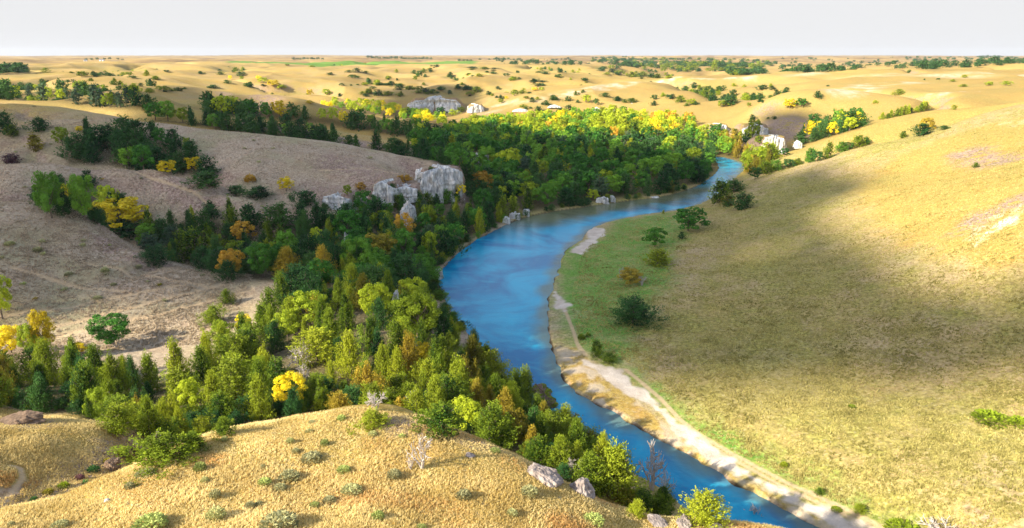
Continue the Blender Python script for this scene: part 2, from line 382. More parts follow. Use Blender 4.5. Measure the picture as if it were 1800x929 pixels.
def chalk_material():
    s = NT('chalk'); p = s.pos()
    mp = s.n('Mapping'); mp.inputs['Scale'].default_value = (1, 1, 0.28); s.lk(p, mp.inputs['Vector'])
    f = s.noise(0.9, 5, 0.65, mp.outputs[0], 0.6); g = s.noise(0.25, 3, 0.5, p); k = s.noise(3.5, 3, 0.7, p)
    c = s.mix(s.ramp(f, [(0.36, 0.0), (0.6, 1.0)]), (0.33, 0.33, 0.33), (0.80, 0.80, 0.78))
    c = s.mix(s.ramp(g, [(0.56, 0.0), (0.7, 0.45)]), c, (0.48, 0.38, 0.27))
    c = s.mix(s.ramp(k, [(0.30, 0.7), (0.42, 0.0)]), c, (0.13, 0.12, 0.11))
    s.principled(c, 0.9, s.bump(s.math('ADD', f, s.math('MULTIPLY', k, 0.3)), 0.7, 0.9), 0.1)
    return s.m
def water_material():
    s = NT('river_water'); p = s.pos()
    mp = s.n('Mapping'); mp.inputs['Scale'].default_value = (0.75, 1.6, 1); mp.inputs['Rotation'].default_value = (0, 0, 0.2); s.lk(p, mp.inputs['Vector'])
    rip = s.noise(0.9, 4, 0.65, mp.outputs[0], 0.4); bar = s.noise(0.045, 4, 0.6, p, 1.2)
    deep = s.mix(s.ramp(bar, [(0.38, 0.0), (0.62, 1.0)]), (0.0, 0.15, 0.33), (0.004, 0.34, 0.54))
    streak = s.noise(0.10, 3, 0.6, mp.outputs[0], 1.5)
    deep = s.mix(s.math('MULTIPLY', s.ramp(streak, [(0.56, 0.0), (0.70, 1.0)]), 0.35), deep, (0.03, 0.42, 0.56))
    c = s.mix(s.attr('shallow_and_reflection'), deep, s.mix(bar, (0.065, 0.085, 0.035), (0.19, 0.18, 0.085)))
    b = s.principled(c, 0.12, s.bump(rip, 0.12, 0.7), 0.28)
    b.inputs['IOR'].default_value = 1.33
    return s.m

M = dict(
    ground=ground_material(), chalk=chalk_material(), water=water_material(),
    cedar=foliage('cedar_needles', (0.022, 0.075, 0.008), (0.29, 0.40, 0.028), 0.25, (0.38, 0.38, 0.02)),
    olive=foliage('olive_needles', (0.07, 0.075, 0.010), (0.34, 0.31, 0.03), 0.22, (0.42, 0.28, 0.03)),
    dark=foliage('juniper_needles', (0.014, 0.055, 0.016), (0.065, 0.19, 0.045), 0.18, (0.06, 0.12, 0.02)),
    green=foliage('green_leaves', (0.022, 0.10, 0.014), (0.11, 0.34, 0.04), 0.3, (0.24, 0.38, 0.03)),
    lime=foliage('yellow_green_leaves', (0.14, 0.20, 0.012), (0.38, 0.50, 0.03), 0.3, (0.46, 0.50, 0.03)),
    yellow=foliage('yellow_leaves', (0.46, 0.34, 0.010), (0.90, 0.72, 0.03), 0.3, (0.80, 0.70, 0.03)),
    orange=foliage('orange_leaves', (0.42, 0.22, 0.02), (0.66, 0.42, 0.06), 0.3, (0.7, 0.45, 0.05)),
    pine=foliage('pine_needles', (0.035, 0.075, 0.04), (0.11, 0.18, 0.10), 0.15, (0.10, 0.15, 0.06)),
    sage=foliage('sage_leaves', (0.16, 0.16, 0.07), (0.52, 0.50, 0.26), 0.25, (0.36, 0.38, 0.14)),
    sagegreen=foliage('bright_sage_leaves', (0.15, 0.20, 0.05), (0.46, 0.52, 0.16), 0.25),
    plum=foliage('plum_leaves', (0.09, 0.035, 0.05), (0.20, 0.10, 0.11), 0.2),
    dead=plain('dead_wood', (0.34, 0.29, 0.26), (0.62, 0.56, 0.52), 6),
    bark=plain('bark', (0.10, 0.075, 0.055), (0.22, 0.17, 0.13), 5),
    rock=plain('rock', (0.15, 0.12, 0.11), (0.40, 0.34, 0.31), 1.4, 0.9, 0.3),
    grass=foliage('dry_grass', (0.48, 0.35, 0.11), (0.90, 0.76, 0.40), 0.4),
    grassred=foliage('russet_grass', (0.46, 0.26, 0.08), (0.78, 0.54, 0.24), 0.35),
    tuft=foliage('meadow_tufts', (0.20, 0.18, 0.04), (0.66, 0.57, 0.22), 0.4),
    tufttan=foliage('tan_tufts', (0.30, 0.23, 0.15), (0.60, 0.49, 0.36), 0.35),
    mud=plain('cut_bank', (0.10, 0.065, 0.045), (0.24, 0.17, 0.12), 3),
    white=plain('white_siding', (0.72, 0.72, 0.70), (0.8, 0.8, 0.78), 1, 0.6, 0),
    roof=plain('grey_roof', (0.10, 0.10, 0.13), (0.2, 0.2, 0.22), 1, 0.6, 0),
    door=plain('door_paint', (0.10, 0.08, 0.07), (0.15, 0.12, 0.1), 1, 0.6, 0),
)
# ------------------------------------------------------------------ zones, drawn as world polygons on the land
def hits(pts): return np.array([at(a, b) for a, b in pts])
Z_SAND = [hits(p) for p in ([(1008,625),(1045,642),(1090,652),(1120,680),(1152,702),(1192,745),(1240,778),(1300,818),(1360,848),(1420,880),(1490,912),(1570,945),(1510,945),(1425,899),(1340,859),(1290,833),(1250,809),(1205,773),(1165,739),(1125,706),(1085,676),(1045,650)],
    [(1032,404),(1066,402),(1064,414),(1045,430),(1022,447),(1004,444),(1028,420)], [(970,510),(986,520),(1000,546),(990,554),(976,536)])]
Z_MIX = hits([(975,612),(1010,612),(1060,655),(1125,706),(1205,773),(1290,833),(1425,899),(1500,945),(1425,925),(1350,884),(1250,828),(1190,792),(1130,757),(1080,728),(1035,706),(1000,682),(983,650)])
Z_GREEN = hits([(985,445),(1060,415),(1090,386),(1180,374),(1215,400),(1180,440),(1180,490),(1150,540),(1115,600),(1112,640),(1150,675),(1250,745),(1350,795),(1450,855),(1560,935),(1500,905),(1350,838),(1200,748),(1130,690),(1100,650),(1015,612),(985,575),(975,520)])
TRACKS = [hits(p) for p in ([(1100,650),(1160,700),(1195,738),(1225,762),(1290,800),(1380,848),(1480,893),(1570,938)], [(1195,748),(1225,772),(1290,808),(1380,858),(1480,903),(1570,950)],
    [(990,540),(1005,575),(1015,605),(1030,625)], [(0,893),(22,866),(40,840),(36,823),(18,819)])]
GAME = [hits(p) for p in ([(40,585),(120,568),(230,540),(330,515),(400,498)], [(95,592),(160,575),(270,555),(360,530),(440,508)], [(0,555),(80,545),(160,530),(240,515),(320,500)],
    [(150,462),(220,478),(300,492),(370,505)], [(230,300),(290,320),(350,345),(375,360)], [(560,300),(640,296),(700,306)], [(20,470),(120,500),(220,512)])]
PALE = [(hits(p), w) for p, w in (([(850,198),(880,186),(940,175),(1000,163),(1060,154),(1100,147),(1160,141)], 11), ([(1180,141),(1260,138),(1330,135)], 9), ([(1440,128),(1560,130),(1680,131),(1790,133)], 30),
    ([(1480,160),(1530,150),(1600,146)], 12), ([(1640,166),(1700,162)], 5), ([(1720,400),(1745,385),(1760,395)], 2.0), ([(1715,430),(1725,410)], 1.2), ([(1770,380),(1800,366)], 1.5), ([(1790,215),(1830,210)], 4))]
BARE = [(hits(p), w) for p, w in (([(600,292),(640,300),(680,318),(700,330)], 11), ([(560,335),(600,340),(640,352)], 7), ([(280,322),(330,340),(380,362)], 6), ([(185,420),(225,440),(262,462)], 4.5), ([(720,288),(800,298)], 5), ([(400,165),(470,178)], 12),
    ([(700,745),(790,757),(850,778)], 2.2), ([(0,738),(60,742)], 1.6), ([(35,885),(110,852),(170,822),(225,793),(255,780)], 1.5), ([(180,812),(230,798)], 1.6), ([(430,215),(560,240),(700,262),(760,275)], 6), ([(480,395),(540,385)], 6), ([(1700,270),(1760,285)], 6), ([(1700,400),(1720,380),(1800,350)], 3.5), ([(1360,215),(1400,225)], 22), ([(620,505),(600,490),(570,462)], 3), ([(690,560),(710,590)], 2.5))]
F_PLUMP = None
th = np.concatenate([np.linspace(-math.pi, -0.75, 60, endpoint=False), np.arange(-0.75, 0.75, 0.0017), np.linspace(0.75, math.pi, 60)])
lr = np.concatenate([np.linspace(math.log(1.5), math.log(20), 40, endpoint=False), np.arange(math.log(20), math.log(1000), 0.0042), np.linspace(math.log(1000), math.log(10000), 330)])
TT, RR = np.meshgrid(th, np.exp(lr)); GX = (RR*np.sin(TT)).ravel(); GY = (RR*np.cos(TT)).ravel(); GR = RR.ravel()
GZ = height(GX, GY)
RSD = river_sd(GX, GY)
wob = 1.0*fbm(GX/6, GY/6, 3, 90) + 0.6*fbm(GX/1.5, GY/1.5, 2, 91)
def zone(poly, soft, w=1.0):
    x0, y0 = poly.min(0)-soft*2-8; x1, y1 = poly.max(0)+soft*2+8
    o = np.zeros(len(GX)); m = (GX > x0) & (GX < x1) & (GY > y0) & (GY < y1)
    if m.any(): o[m] = 1-sstep(-soft, soft, sdf(GX[m], GY[m], poly) + wob[m]*w)
    return o
def band(pl, wid, soft=0.4, w=1.0):
    x0, y0 = pl.min(0)-wid*2-8; x1, y1 = pl.max(0)+wid*2+8
    o = np.zeros(len(GX)); m = (GX > x0) & (GX < x1) & (GY > y0) & (GY < y1)
    if m.any(): o[m] = 1-sstep(wid*(1-soft), wid*(1+soft), sdf(GX[m], GY[m], pl, False) + wob[m]*w*min(1.0, wid*0.4))
    return o
a_sand = np.zeros(len(GX))
for p in Z_SAND: a_sand = np.maximum(a_sand, zone(p, 0.5, 1.6))
mixz = zone(Z_MIX, 1.0)*sstep(-0.15, 0.35, fbm(GX/2.6, GY/2.6, 3, 95))
a_sand = np.maximum(a_sand, mixz*0.6)
goldstrip = zone(Z_MIX, 1.0)
a_green = zone(Z_GREEN, 4.0, 3.0)
a_dirt = np.zeros(len(GX))
for i, p in enumerate(TRACKS): a_dirt = np.maximum(a_dirt, band(p, 0.42 if i < 3 else 0.17)*0.85)
for p in GAME: a_dirt = np.maximum(a_dirt, band(p, 0.55, 0.4, 0.8)*0.9)
for p in GAME: GZ -= 0.30*band(p, 0.7, 0.5, 0.6)
a_pale = np.zeros(len(GX))
for p, wd in PALE: a_pale = np.maximum(a_pale, band(p, wd, 0.7, 4.0)*sstep(-0.4, 0.3, fbm(GX/(wd*1.3), GY/(wd*1.3), 3, 97)))
a_bare = np.zeros(len(GX))
for p, wd in BARE: a_bare = np.maximum(a_bare, band(p, wd, 0.6, 2.0))
# the steeper a spot, the barer it is
nv_, nu_ = RR.shape
Z2 = GZ.reshape(nv_, nu_); sl = np.abs(np.gradient(Z2, axis=0)/np.maximum(np.gradient(RR, axis=0), 1e-3)).ravel() + np.abs(np.gradient(Z2, axis=1)/np.maximum(RR*np.gradient(TT, axis=1), 1e-3)).ravel()
a_bare = np.maximum(a_bare, sstep(0.75, 1.2, sl)*0.8*(GR > 20)*(GR < 1200))
a_bare = np.maximum(a_bare, rills(GX, GY)*0.7*sstep(8, 16, GZ)*sstep(100, 140, GR)*(1-sstep(400, 520, GR))*(GX < 0)*(fbm(GX/20, GY/20, 3, 240) > 0))
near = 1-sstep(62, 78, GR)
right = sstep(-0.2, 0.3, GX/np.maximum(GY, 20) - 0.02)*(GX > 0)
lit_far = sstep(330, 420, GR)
a_gold = np.clip(near + lit_far*0.9 + 0.55*right + 0.35*fbm(GX/25, GY/25, 3, 101) + 0.5*(1-sstep(90, 120, GY))*(GX < 0), 0, 1)  # tan left slopes partly carry painted cloud shade, gold land partly painted sun
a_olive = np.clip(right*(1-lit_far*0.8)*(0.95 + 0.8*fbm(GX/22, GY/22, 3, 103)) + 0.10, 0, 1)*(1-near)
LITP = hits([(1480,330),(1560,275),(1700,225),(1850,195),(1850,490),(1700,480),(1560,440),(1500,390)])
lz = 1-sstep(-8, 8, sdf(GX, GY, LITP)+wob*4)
a_gold = np.maximum(a_gold, lz); a_olive *= 1-0.75*lz  # sunlight on the upper right slope painted in as more gold, less olive
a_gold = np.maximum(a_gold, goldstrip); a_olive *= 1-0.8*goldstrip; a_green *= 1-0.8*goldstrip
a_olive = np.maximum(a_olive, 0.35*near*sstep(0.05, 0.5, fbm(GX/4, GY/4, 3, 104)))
a_olive = np.maximum(a_olive, draws(GX, GY, GR)*1.0*sstep(420, 600, GR)*(1-sstep(3000, 4000, GR)))
a_far = np.maximum(sstep(2100, 2700, GR), sstep(1050, 1700, GR)*sstep(0.05, 0.16, TT.ravel())*(0.65+0.35*fbm(GX/160, GY/160, 3, 111)))
a_far = np.maximum(a_far, sstep(430, 620, GR)*np.clip(0.34+0.35*fbm(GX/110, GY/150, 3, 131), 0, 0.7))
a_far = np.clip(a_far, 0, 1)
CROP = np.array([wy(380,1900,40)[:2], wy(830,2000,38)[:2], wy(840,2500,40)[:2], wy(420,2600,40)[:2]])
a_crop = 1-sstep(-15, 15, sdf(GX, GY, CROP)); a_crop[GR < 1500] = 0
a_wet = (1-sstep(-0.1, 0.35, RSD + wob*0.3))*1.0
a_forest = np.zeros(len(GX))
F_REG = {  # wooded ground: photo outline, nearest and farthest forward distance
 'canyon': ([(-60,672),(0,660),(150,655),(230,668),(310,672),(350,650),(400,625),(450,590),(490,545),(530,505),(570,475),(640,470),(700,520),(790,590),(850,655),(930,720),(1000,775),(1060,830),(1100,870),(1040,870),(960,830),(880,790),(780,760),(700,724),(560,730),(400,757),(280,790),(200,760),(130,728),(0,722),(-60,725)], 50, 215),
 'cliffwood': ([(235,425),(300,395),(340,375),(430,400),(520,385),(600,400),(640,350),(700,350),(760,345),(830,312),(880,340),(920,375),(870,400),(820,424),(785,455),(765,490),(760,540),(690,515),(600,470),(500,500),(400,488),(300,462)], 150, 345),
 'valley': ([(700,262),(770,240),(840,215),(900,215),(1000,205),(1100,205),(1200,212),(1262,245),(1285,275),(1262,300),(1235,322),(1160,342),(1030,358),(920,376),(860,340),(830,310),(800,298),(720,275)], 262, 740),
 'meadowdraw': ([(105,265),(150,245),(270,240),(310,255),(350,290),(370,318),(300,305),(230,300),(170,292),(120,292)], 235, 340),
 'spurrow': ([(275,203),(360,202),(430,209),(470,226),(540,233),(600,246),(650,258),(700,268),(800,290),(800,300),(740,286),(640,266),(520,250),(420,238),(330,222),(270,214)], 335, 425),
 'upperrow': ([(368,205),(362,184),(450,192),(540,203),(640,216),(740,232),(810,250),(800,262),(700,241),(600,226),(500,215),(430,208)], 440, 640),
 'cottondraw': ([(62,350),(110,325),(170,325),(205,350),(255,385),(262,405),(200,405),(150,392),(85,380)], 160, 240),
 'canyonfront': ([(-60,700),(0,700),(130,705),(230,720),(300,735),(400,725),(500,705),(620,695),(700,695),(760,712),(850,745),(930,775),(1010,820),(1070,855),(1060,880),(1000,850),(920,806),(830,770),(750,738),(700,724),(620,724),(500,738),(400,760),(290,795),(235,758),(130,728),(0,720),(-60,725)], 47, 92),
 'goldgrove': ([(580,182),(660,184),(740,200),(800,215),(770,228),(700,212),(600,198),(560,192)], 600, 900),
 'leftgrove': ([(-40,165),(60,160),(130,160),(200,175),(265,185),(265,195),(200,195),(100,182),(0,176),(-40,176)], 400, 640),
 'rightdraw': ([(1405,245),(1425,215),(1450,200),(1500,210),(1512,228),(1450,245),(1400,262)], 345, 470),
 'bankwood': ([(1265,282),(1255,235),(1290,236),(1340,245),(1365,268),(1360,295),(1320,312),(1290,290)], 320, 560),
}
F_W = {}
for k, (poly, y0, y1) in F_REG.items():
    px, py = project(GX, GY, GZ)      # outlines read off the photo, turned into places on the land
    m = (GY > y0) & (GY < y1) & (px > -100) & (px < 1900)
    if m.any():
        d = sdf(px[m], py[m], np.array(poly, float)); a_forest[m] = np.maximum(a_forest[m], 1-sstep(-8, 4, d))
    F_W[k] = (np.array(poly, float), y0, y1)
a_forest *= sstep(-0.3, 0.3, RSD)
idx = np.arange(nv_*nu_).reshape(nv_, nu_)
quads = np.stack([idx[:-1,:-1], idx[:-1,1:], idx[1:,1:], idx[1:,:-1]], -1).reshape(-1, 4)
quads = quads[:, ::-1]
gverts = np.stack([GX, GY, GZ], -1)
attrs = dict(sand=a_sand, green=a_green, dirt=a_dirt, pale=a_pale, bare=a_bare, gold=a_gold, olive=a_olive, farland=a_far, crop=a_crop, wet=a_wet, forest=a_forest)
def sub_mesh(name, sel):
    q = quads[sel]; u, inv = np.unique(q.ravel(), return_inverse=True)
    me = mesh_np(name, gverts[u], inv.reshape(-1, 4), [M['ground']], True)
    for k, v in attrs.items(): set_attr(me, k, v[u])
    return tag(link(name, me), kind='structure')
qs = a_sand[quads].mean(1) > 0.5
qd = (~qs) & (a_dirt[quads].mean(1) > 0.4)
qr = GR[quads].mean(1)
qc = a_crop[quads].mean(1) > 0.5
qf = (qr > 2300) & ~qc
sub_mesh('sand_bank', qs); sub_mesh('path', qd); sub_mesh('field', qc & ~qs & ~qd); sub_mesh('far_hills', qf)
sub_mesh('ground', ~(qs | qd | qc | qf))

# water: one sheet as wide as the channel
wr = (GR > 20) & (RSD < 3.0)
wx0, wx1, wy0, wy1 = RB[0]+50, RB[1]-50, RB[2]+50, RB[3]-50
step = 1.5
xs = np.arange(wx0, wx1, step); ys = np.arange(wy0, wy1, step)
WX, WY = np.meshgrid(xs, ys); wd = river_sd(WX.ravel(), WY.ravel())
wi = np.arange(WX.size).reshape(WX.shape); wq = np.stack([wi[:-1,:-1], wi[:-1,1:], wi[1:,1:], wi[1:,:-1]], -1).reshape(-1, 4)
wq = wq[wd[wq].min(1) < 3.0]; u, inv = np.unique(wq.ravel(), return_inverse=True)
wme = mesh_np('water', np.stack([WX.ravel()[u], WY.ravel()[u], np.zeros(len(u))], -1), inv.reshape(-1, 4), [M['water']], True)
ux, uy, ud = WX.ravel()[u], WY.ravel()[u], wd[u]
dl = sdf(ux, uy, LE, False); dr = sdf(ux, uy, RE, False)
sh = (1-sstep(0.2, 4.0, dr + 2.5*fbm(ux/8, uy/8, 3, 7)))*0.75
sh = np.maximum(sh, sstep(225, 262, uy)*(1-sstep(9, 22, dl + 7*fbm(ux/14, uy/9, 3, 5)))*0.95*(1-sstep(318, 345, uy)))  # reflection of the bank trees painted brown over the bed by the far bank
set_attr(wme, 'shallow_and_reflection', sh)
tag(link('water', wme), kind='structure')
# ------------------------------------------------------------------ light
SUN_EL, SUN_H = math.radians(29), math.radians(31)          # height of the sun; heading its light travels (from +x towards +y)
SD = np.array([math.cos(SUN_EL)*math.cos(SUN_H), math.cos(SUN_EL)*math.sin(SUN_H), -math.sin(SUN_EL)])
L = bpy.data.lights.new('sun', 'SUN'); L.energy = 5.0; L.angle = math.radians(0.6); L.color = (1.0, 0.90, 0.70)
lo = link('sun', L); lo.rotation_euler = Vector(SD).to_track_quat('-Z', 'Y').to_euler(); lo.location = (-100, -80, 150)
w_ = bpy.data.worlds.new('World'); scene.world = w_; w_.use_nodes = True; nt = w_.node_tree
bg = nt.nodes['Background']; sky = nt.nodes.new('ShaderNodeTexSky'); sky.sky_type = 'NISHITA'; sky.sun_disc = False
sky.sun_elevation = SUN_EL; sky.sun_rotation = math.atan2(-SD[0], -SD[1]); sky.air_density = 1.0; sky.dust_density = 1.5
bg.inputs[1].default_value = 0.15; sky.ozone_density = 1.0
# thin white cloud sheet low in the sky, opening to blue above
tc = nt.nodes.new('ShaderNodeTexCoord'); sx = nt.nodes.new('ShaderNodeSeparateXYZ'); nt.links.new(tc.outputs['Generated'], sx.inputs[0])
nz = nt.nodes.new('ShaderNodeTexNoise'); nz.inputs['Scale'].default_value = 3.0; nz.inputs['Detail'].default_value = 4; nt.links.new(tc.outputs['Generated'], nz.inputs['Vector'])
ad = nt.nodes.new('ShaderNodeMath'); ad.operation = 'MULTIPLY_ADD'; ad.inputs[1].default_value = 0.22; nt.links.new(nz.outputs['Fac'], ad.inputs[0]); nt.links.new(sx.outputs['Z'], ad.inputs[2])
cr = nt.nodes.new('ShaderNodeValToRGB'); nt.links.new(ad.outputs[0], cr.inputs[0])
cr.color_ramp.elements[0].position = 0.23; cr.color_ramp.elements[0].color = (1, 1, 1, 1); cr.color_ramp.elements[1].position = 0.45; cr.color_ramp.elements[1].color = (0.40, 0.40, 0.40, 1)
mx = nt.nodes.new('ShaderNodeMix'); mx.data_type = 'RGBA'; nt.links.new(cr.outputs[0], mx.inputs[0]); nt.links.new(sky.outputs[0], mx.inputs[6]); cb = nt.nodes.new('ShaderNodeValToRGB'); nt.links.new(ad.outputs[0], cb.inputs[0]); e = cb.color_ramp.elements; e[0].position = 0.24; e[0].color = (0.362, 0.362, 0.366, 1); e[1].position = 0.6; e[1].color = (0.29, 0.29, 0.30, 1)
sc_ = nt.nodes.new('ShaderNodeMix'); sc_.data_type = 'RGBA'; sc_.blend_type = 'MULTIPLY'; sc_.inputs[0].default_value = 1; nt.links.new(cb.outputs[0], sc_.inputs[6]); sc_.inputs[7].default_value = (6.4, 6.4, 6.4, 1); nt.links.new(sc_.outputs[2], mx.inputs[7])
nt.links.new(mx.outputs[2], bg.inputs[0])
scene.view_settings.view_transform = 'Standard'; scene.view_settings.look = 'None'; scene.view_settings.gamma = 1; scene.view_settings.use_curve_mapping = False
scene.view_settings.exposure = 1.3
scene.cycles.max_bounces = 6; scene.cycles.diffuse_bounces = 3; scene.cycles.glossy_bounces = 2; scene.cycles.transmission_bounces = 3; scene.cycles.transparent_max_bounces = 8
scene.cycles.use_denoising = True; scene.cycles.denoiser = 'OPENIMAGEDENOISE'; scene.cycles.denoising_input_passes = 'RGB_ALBEDO_NORMAL'; scene.cycles.denoising_prefilter = 'ACCURATE'

# ------------------------------------------------------------------ clouds high upsun and out of view, shaped to cast the valley's shadows
M['cloud'] = plain('cloud_white', (0.85, 0.85, 0.86), (0.92, 0.92, 0.93), 0.01, 1.0, 0)
def cloud(label, polys, alt, rad, seed):
    rng = np.random.default_rng(seed); V = []; Q = []; n0 = 0
    bm = bmesh.new(); bmesh.ops.create_icosphere(bm, subdivisions=2, radius=1.0)
    sv = np.array([v.co[:] for v in bm.verts]); sf = np.array([[v.index for v in f.verts] for f in bm.faces]); bm.free()
    cx = []
    for poly in polys:
        pg = np.array([at(a, b)[:2] if not isinstance(a, tuple) else a for a, b in poly])
        x0, y0 = pg.min(0); x1, y1 = pg.max(0)
        area = (x1-x0)*(y1-y0); N = int(area/(rad*rad*0.55))+8
        gx = rng.uniform(x0, x1, N); gy = rng.uniform(y0, y1, N)
        d = sdf(gx, gy, pg)
        for x, y, dd in zip(gx, gy, d):
            if dd > -rad*0.25: continue
            r = min(rad*rng.uniform(0.8, 1.4), -dd*1.0 + rad*0.3); z = float(height(x, y)[0])
            t = (alt + rng.uniform(0, rad*0.8) - z)/SD[2]
            c = np.array([x, y, z]) + SD*t
            cx.append((c, r))
    for c, r in cx:
        s = sv*(1 + 0.22*(rng.random(len(sv))-0.5)[:,None])*r*np.array([0.75, 1.0, 0.5]) + c
        V.append(s); Q.append(sf+n0); n0 += len(sv)
    me = mesh_np('cloud', np.vstack(V), np.vstack(Q), [M['cloud']], True)
    tag(link('cloud', me), kind='structure')
cloud('', [[(-300,186),(0,178),(100,188),(250,200),(262,160),(340,152),(430,170),(560,190),(700,212),(850,232),(960,250),(1060,268),(1180,280),(1270,300),(1350,300),(1450,290),(1540,300),(1480,370),(1500,425),(1640,455),(1800,448),(2100,430),(2400,640),(1850,645),(1700,655),(1560,695),(1420,728),(1280,716),(1130,672),(1020,632),(940,610),(860,575),(740,500),(600,470),(520,500),(430,530),(300,525),(160,545),(0,560),(-300,560)],
   ], 800, 16, 3)
cloud('', [[(670,170),(700,155),(840,152),(850,172),(820,196),(770,208),(700,204)]], 800, 20, 5)  # small cloud added to put the far cliff in shade
cloud('', [[(1310,225),(1345,192),(1400,196),(1440,200),(1420,235),(1380,245)]], 800, 14, 6)
# ------------------------------------------------------------------ plant shapes
def leaf_quads(c, d, nrm, s, asp=0.5):
    """diamond leaves: centres c, long axis d, normals nrm, half length s"""
    d = d/np.maximum(np.linalg.norm(d, axis=1, keepdims=True), 1e-6)
    b = np.cross(d, nrm); b /= np.maximum(np.linalg.norm(b, axis=1, keepdims=True), 1e-6)
    s = s[:,None]; n = len(c)
    v = np.stack([c-d*s, c+b*s*asp, c+d*s, c-b*s*asp], 1).reshape(-1, 3)
    return v, np.arange(4*n).reshape(n, 4)
def make_crown(rng, kind, n, leaf):
    """crown of unit height and roughly unit width; returns verts, faces, per-vertex shade"""
    C = []; Dd = []; S = []; V = []
    if kind == 'cone' or kind == 'dome' or kind == 'pine':
        K = {'cone': 72, 'dome': 62, 'pine': 34}[kind]
        K = int(K*rng.uniform(0.8, 1.25)); per = max(3, n//K); ph = rng.uniform(0, 6.28, 4)
        stems = [(0, 0, 1.0)] + [(rng.normal(0, 0.15), rng.normal(0, 0.15), rng.uniform(0.62, 0.92)) for _ in range(int(rng.integers(0, 4)))]
        for k in range(K):
            h = ((k+rng.uniform(0, 1))/K); a = k*2.39996+rng.uniform(-.4, .4)
            if kind == 'cone':
                R = 0.50*((1-h)**0.75)*min(1, 0.55+h*3.5)*(1+0.25*math.sin(2*a+ph[0])+0.18*math.sin(3*a+ph[1]+h*5)); z0 = 0.03+h*0.90
                up = 0.9; ln = 0.20
            elif kind == 'dome':
                R = 0.50*math.sqrt(max(0.02, 1-(h*1.02)**2.4))*(1+0.20*math.sin(2*a+ph[0])+0.15*math.sin(4*a+ph[1]+h*4)); z0 = 0.04+h*0.86
                up = 0.7; ln = 0.21
            else:
                h = 0.25+0.75*round(h*9)/9; R = 0.5*(1.15-h)**0.6*rng.uniform(0.6, 1.1); z0 = h*0.95; up = 0.12; ln = 0.30
            rr = R*rng.uniform(0.55, 1.0)*(1 if len(stems) == 1 else 0.8); sx0, sy0, hf = stems[int(rng.integers(len(stems)))]
            o = np.array([math.cos(a)*rr+sx0, math.sin(a)*rr+sy0, z0*hf])
            dr = np.array([math.cos(a), math.sin(a), up+rng.uniform(-.15, .4) + (1.2*h if kind == 'cone' else 0)]); dr /= np.linalg.norm(dr)
            shade = rng.uniform(0, 1)
            t = rng.uniform(-0.9, 1, per); wdt = 0.050*(1.15-np.abs(t)) if kind != 'pine' else 0.075*(1.15-np.abs(t))
            q = o + dr*(t*ln*0.6)[:,None] + rng.normal(0, 1, (per, 3))*wdt[:,None]*(np.array([1, 1, 0.35]) if kind == 'pine' else 1)
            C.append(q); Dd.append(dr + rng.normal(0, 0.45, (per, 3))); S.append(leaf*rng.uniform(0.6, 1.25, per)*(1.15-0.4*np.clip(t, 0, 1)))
            V.append(np.clip(0.30*shade+0.30*rng.random(per)+0.45*(t*0.5+0.5)-0.05, 0, 1))  # plume bases darker, tips lighter: shade within the crown painted into leaf tone
        # inner fill so the middle is not hollow, its shade painted as dark leaves
        m = n//5; a = rng.uniform(0, 6.28, m); h = rng.uniform(0.05, 0.85, m)
        R = 0.30*(1-h)**0.7*np.sqrt(rng.random(m)) if kind == 'cone' else 0.30*np.sqrt(rng.random(m))*np.sqrt(1-h*h)
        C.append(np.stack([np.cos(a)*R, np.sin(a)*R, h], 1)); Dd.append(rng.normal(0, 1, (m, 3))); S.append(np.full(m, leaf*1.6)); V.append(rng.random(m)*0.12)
    elif kind == 'leafy':
        K = 30; per = n//K
        for k in range(K):
            h = 0.26+0.68*((k+rng.random())/K)**0.9; a = k*2.39996+rng.uniform(-.5, .5)
            R = 0.42*math.sqrt(max(0.05, 1-((h-0.52)/0.52)**2))*rng.uniform(0.35, 1.05)
            o = np.array([math.cos(a)*R, math.sin(a)*R, h]); rad = rng.uniform(0.075, 0.135)
            g = rng.normal(0, 1, (per, 3)); g /= np.linalg.norm(g, axis=1, keepdims=True)
            rad3 = rad*(0.55+0.5*rng.random(per))
            sh = rng.random()
            C.append(o+g*rad3[:,None]*np.array([1.1, 1.1, 0.8])); Dd.append(np.cross(g, rng.normal(0, 1, (per, 3)))); S.append(leaf*rng.uniform(0.6, 1.2, per)); V.append(np.clip(0.5*sh+0.5*rng.random(per), 0, 1))
    elif kind == 'tuft':
        a = rng.uniform(0, 6.28, n); R = 0.5*np.sqrt(rng.random(n)); h = rng.uniform(0.15, 1, n)*np.sqrt(np.maximum(0.05, 1-(R/0.5)**2*0.85))
        C.append(np.stack([np.cos(a)*R, np.sin(a)*R, h*0.8], 1)); Dd.append(np.stack([np.cos(a)*R*1.5, np.sin(a)*R*1.5, np.full(n, 0.7)], 1)+rng.normal(0, .3, (n, 3))); S.append(leaf*rng.uniform(0.6, 1.3, n)); V.append(np.clip(h*0.6+0.4*rng.random(n), 0, 1))
    C = np.vstack(C); Dd = np.vstack(Dd); S = np.concatenate(S); V = np.concatenate(V)
    outw = C - np.array([0, 0, 0.35]); outw /= np.maximum(np.linalg.norm(outw, axis=1, keepdims=True), 1e-4)
    nr = outw*1.3 + rng.normal(0, 0.55, C.shape)
    v, f = leaf_quads(C, Dd, nr, S, 0.62 if kind == 'leafy' else 0.42)
    return v, f, np.repeat(V, 4)
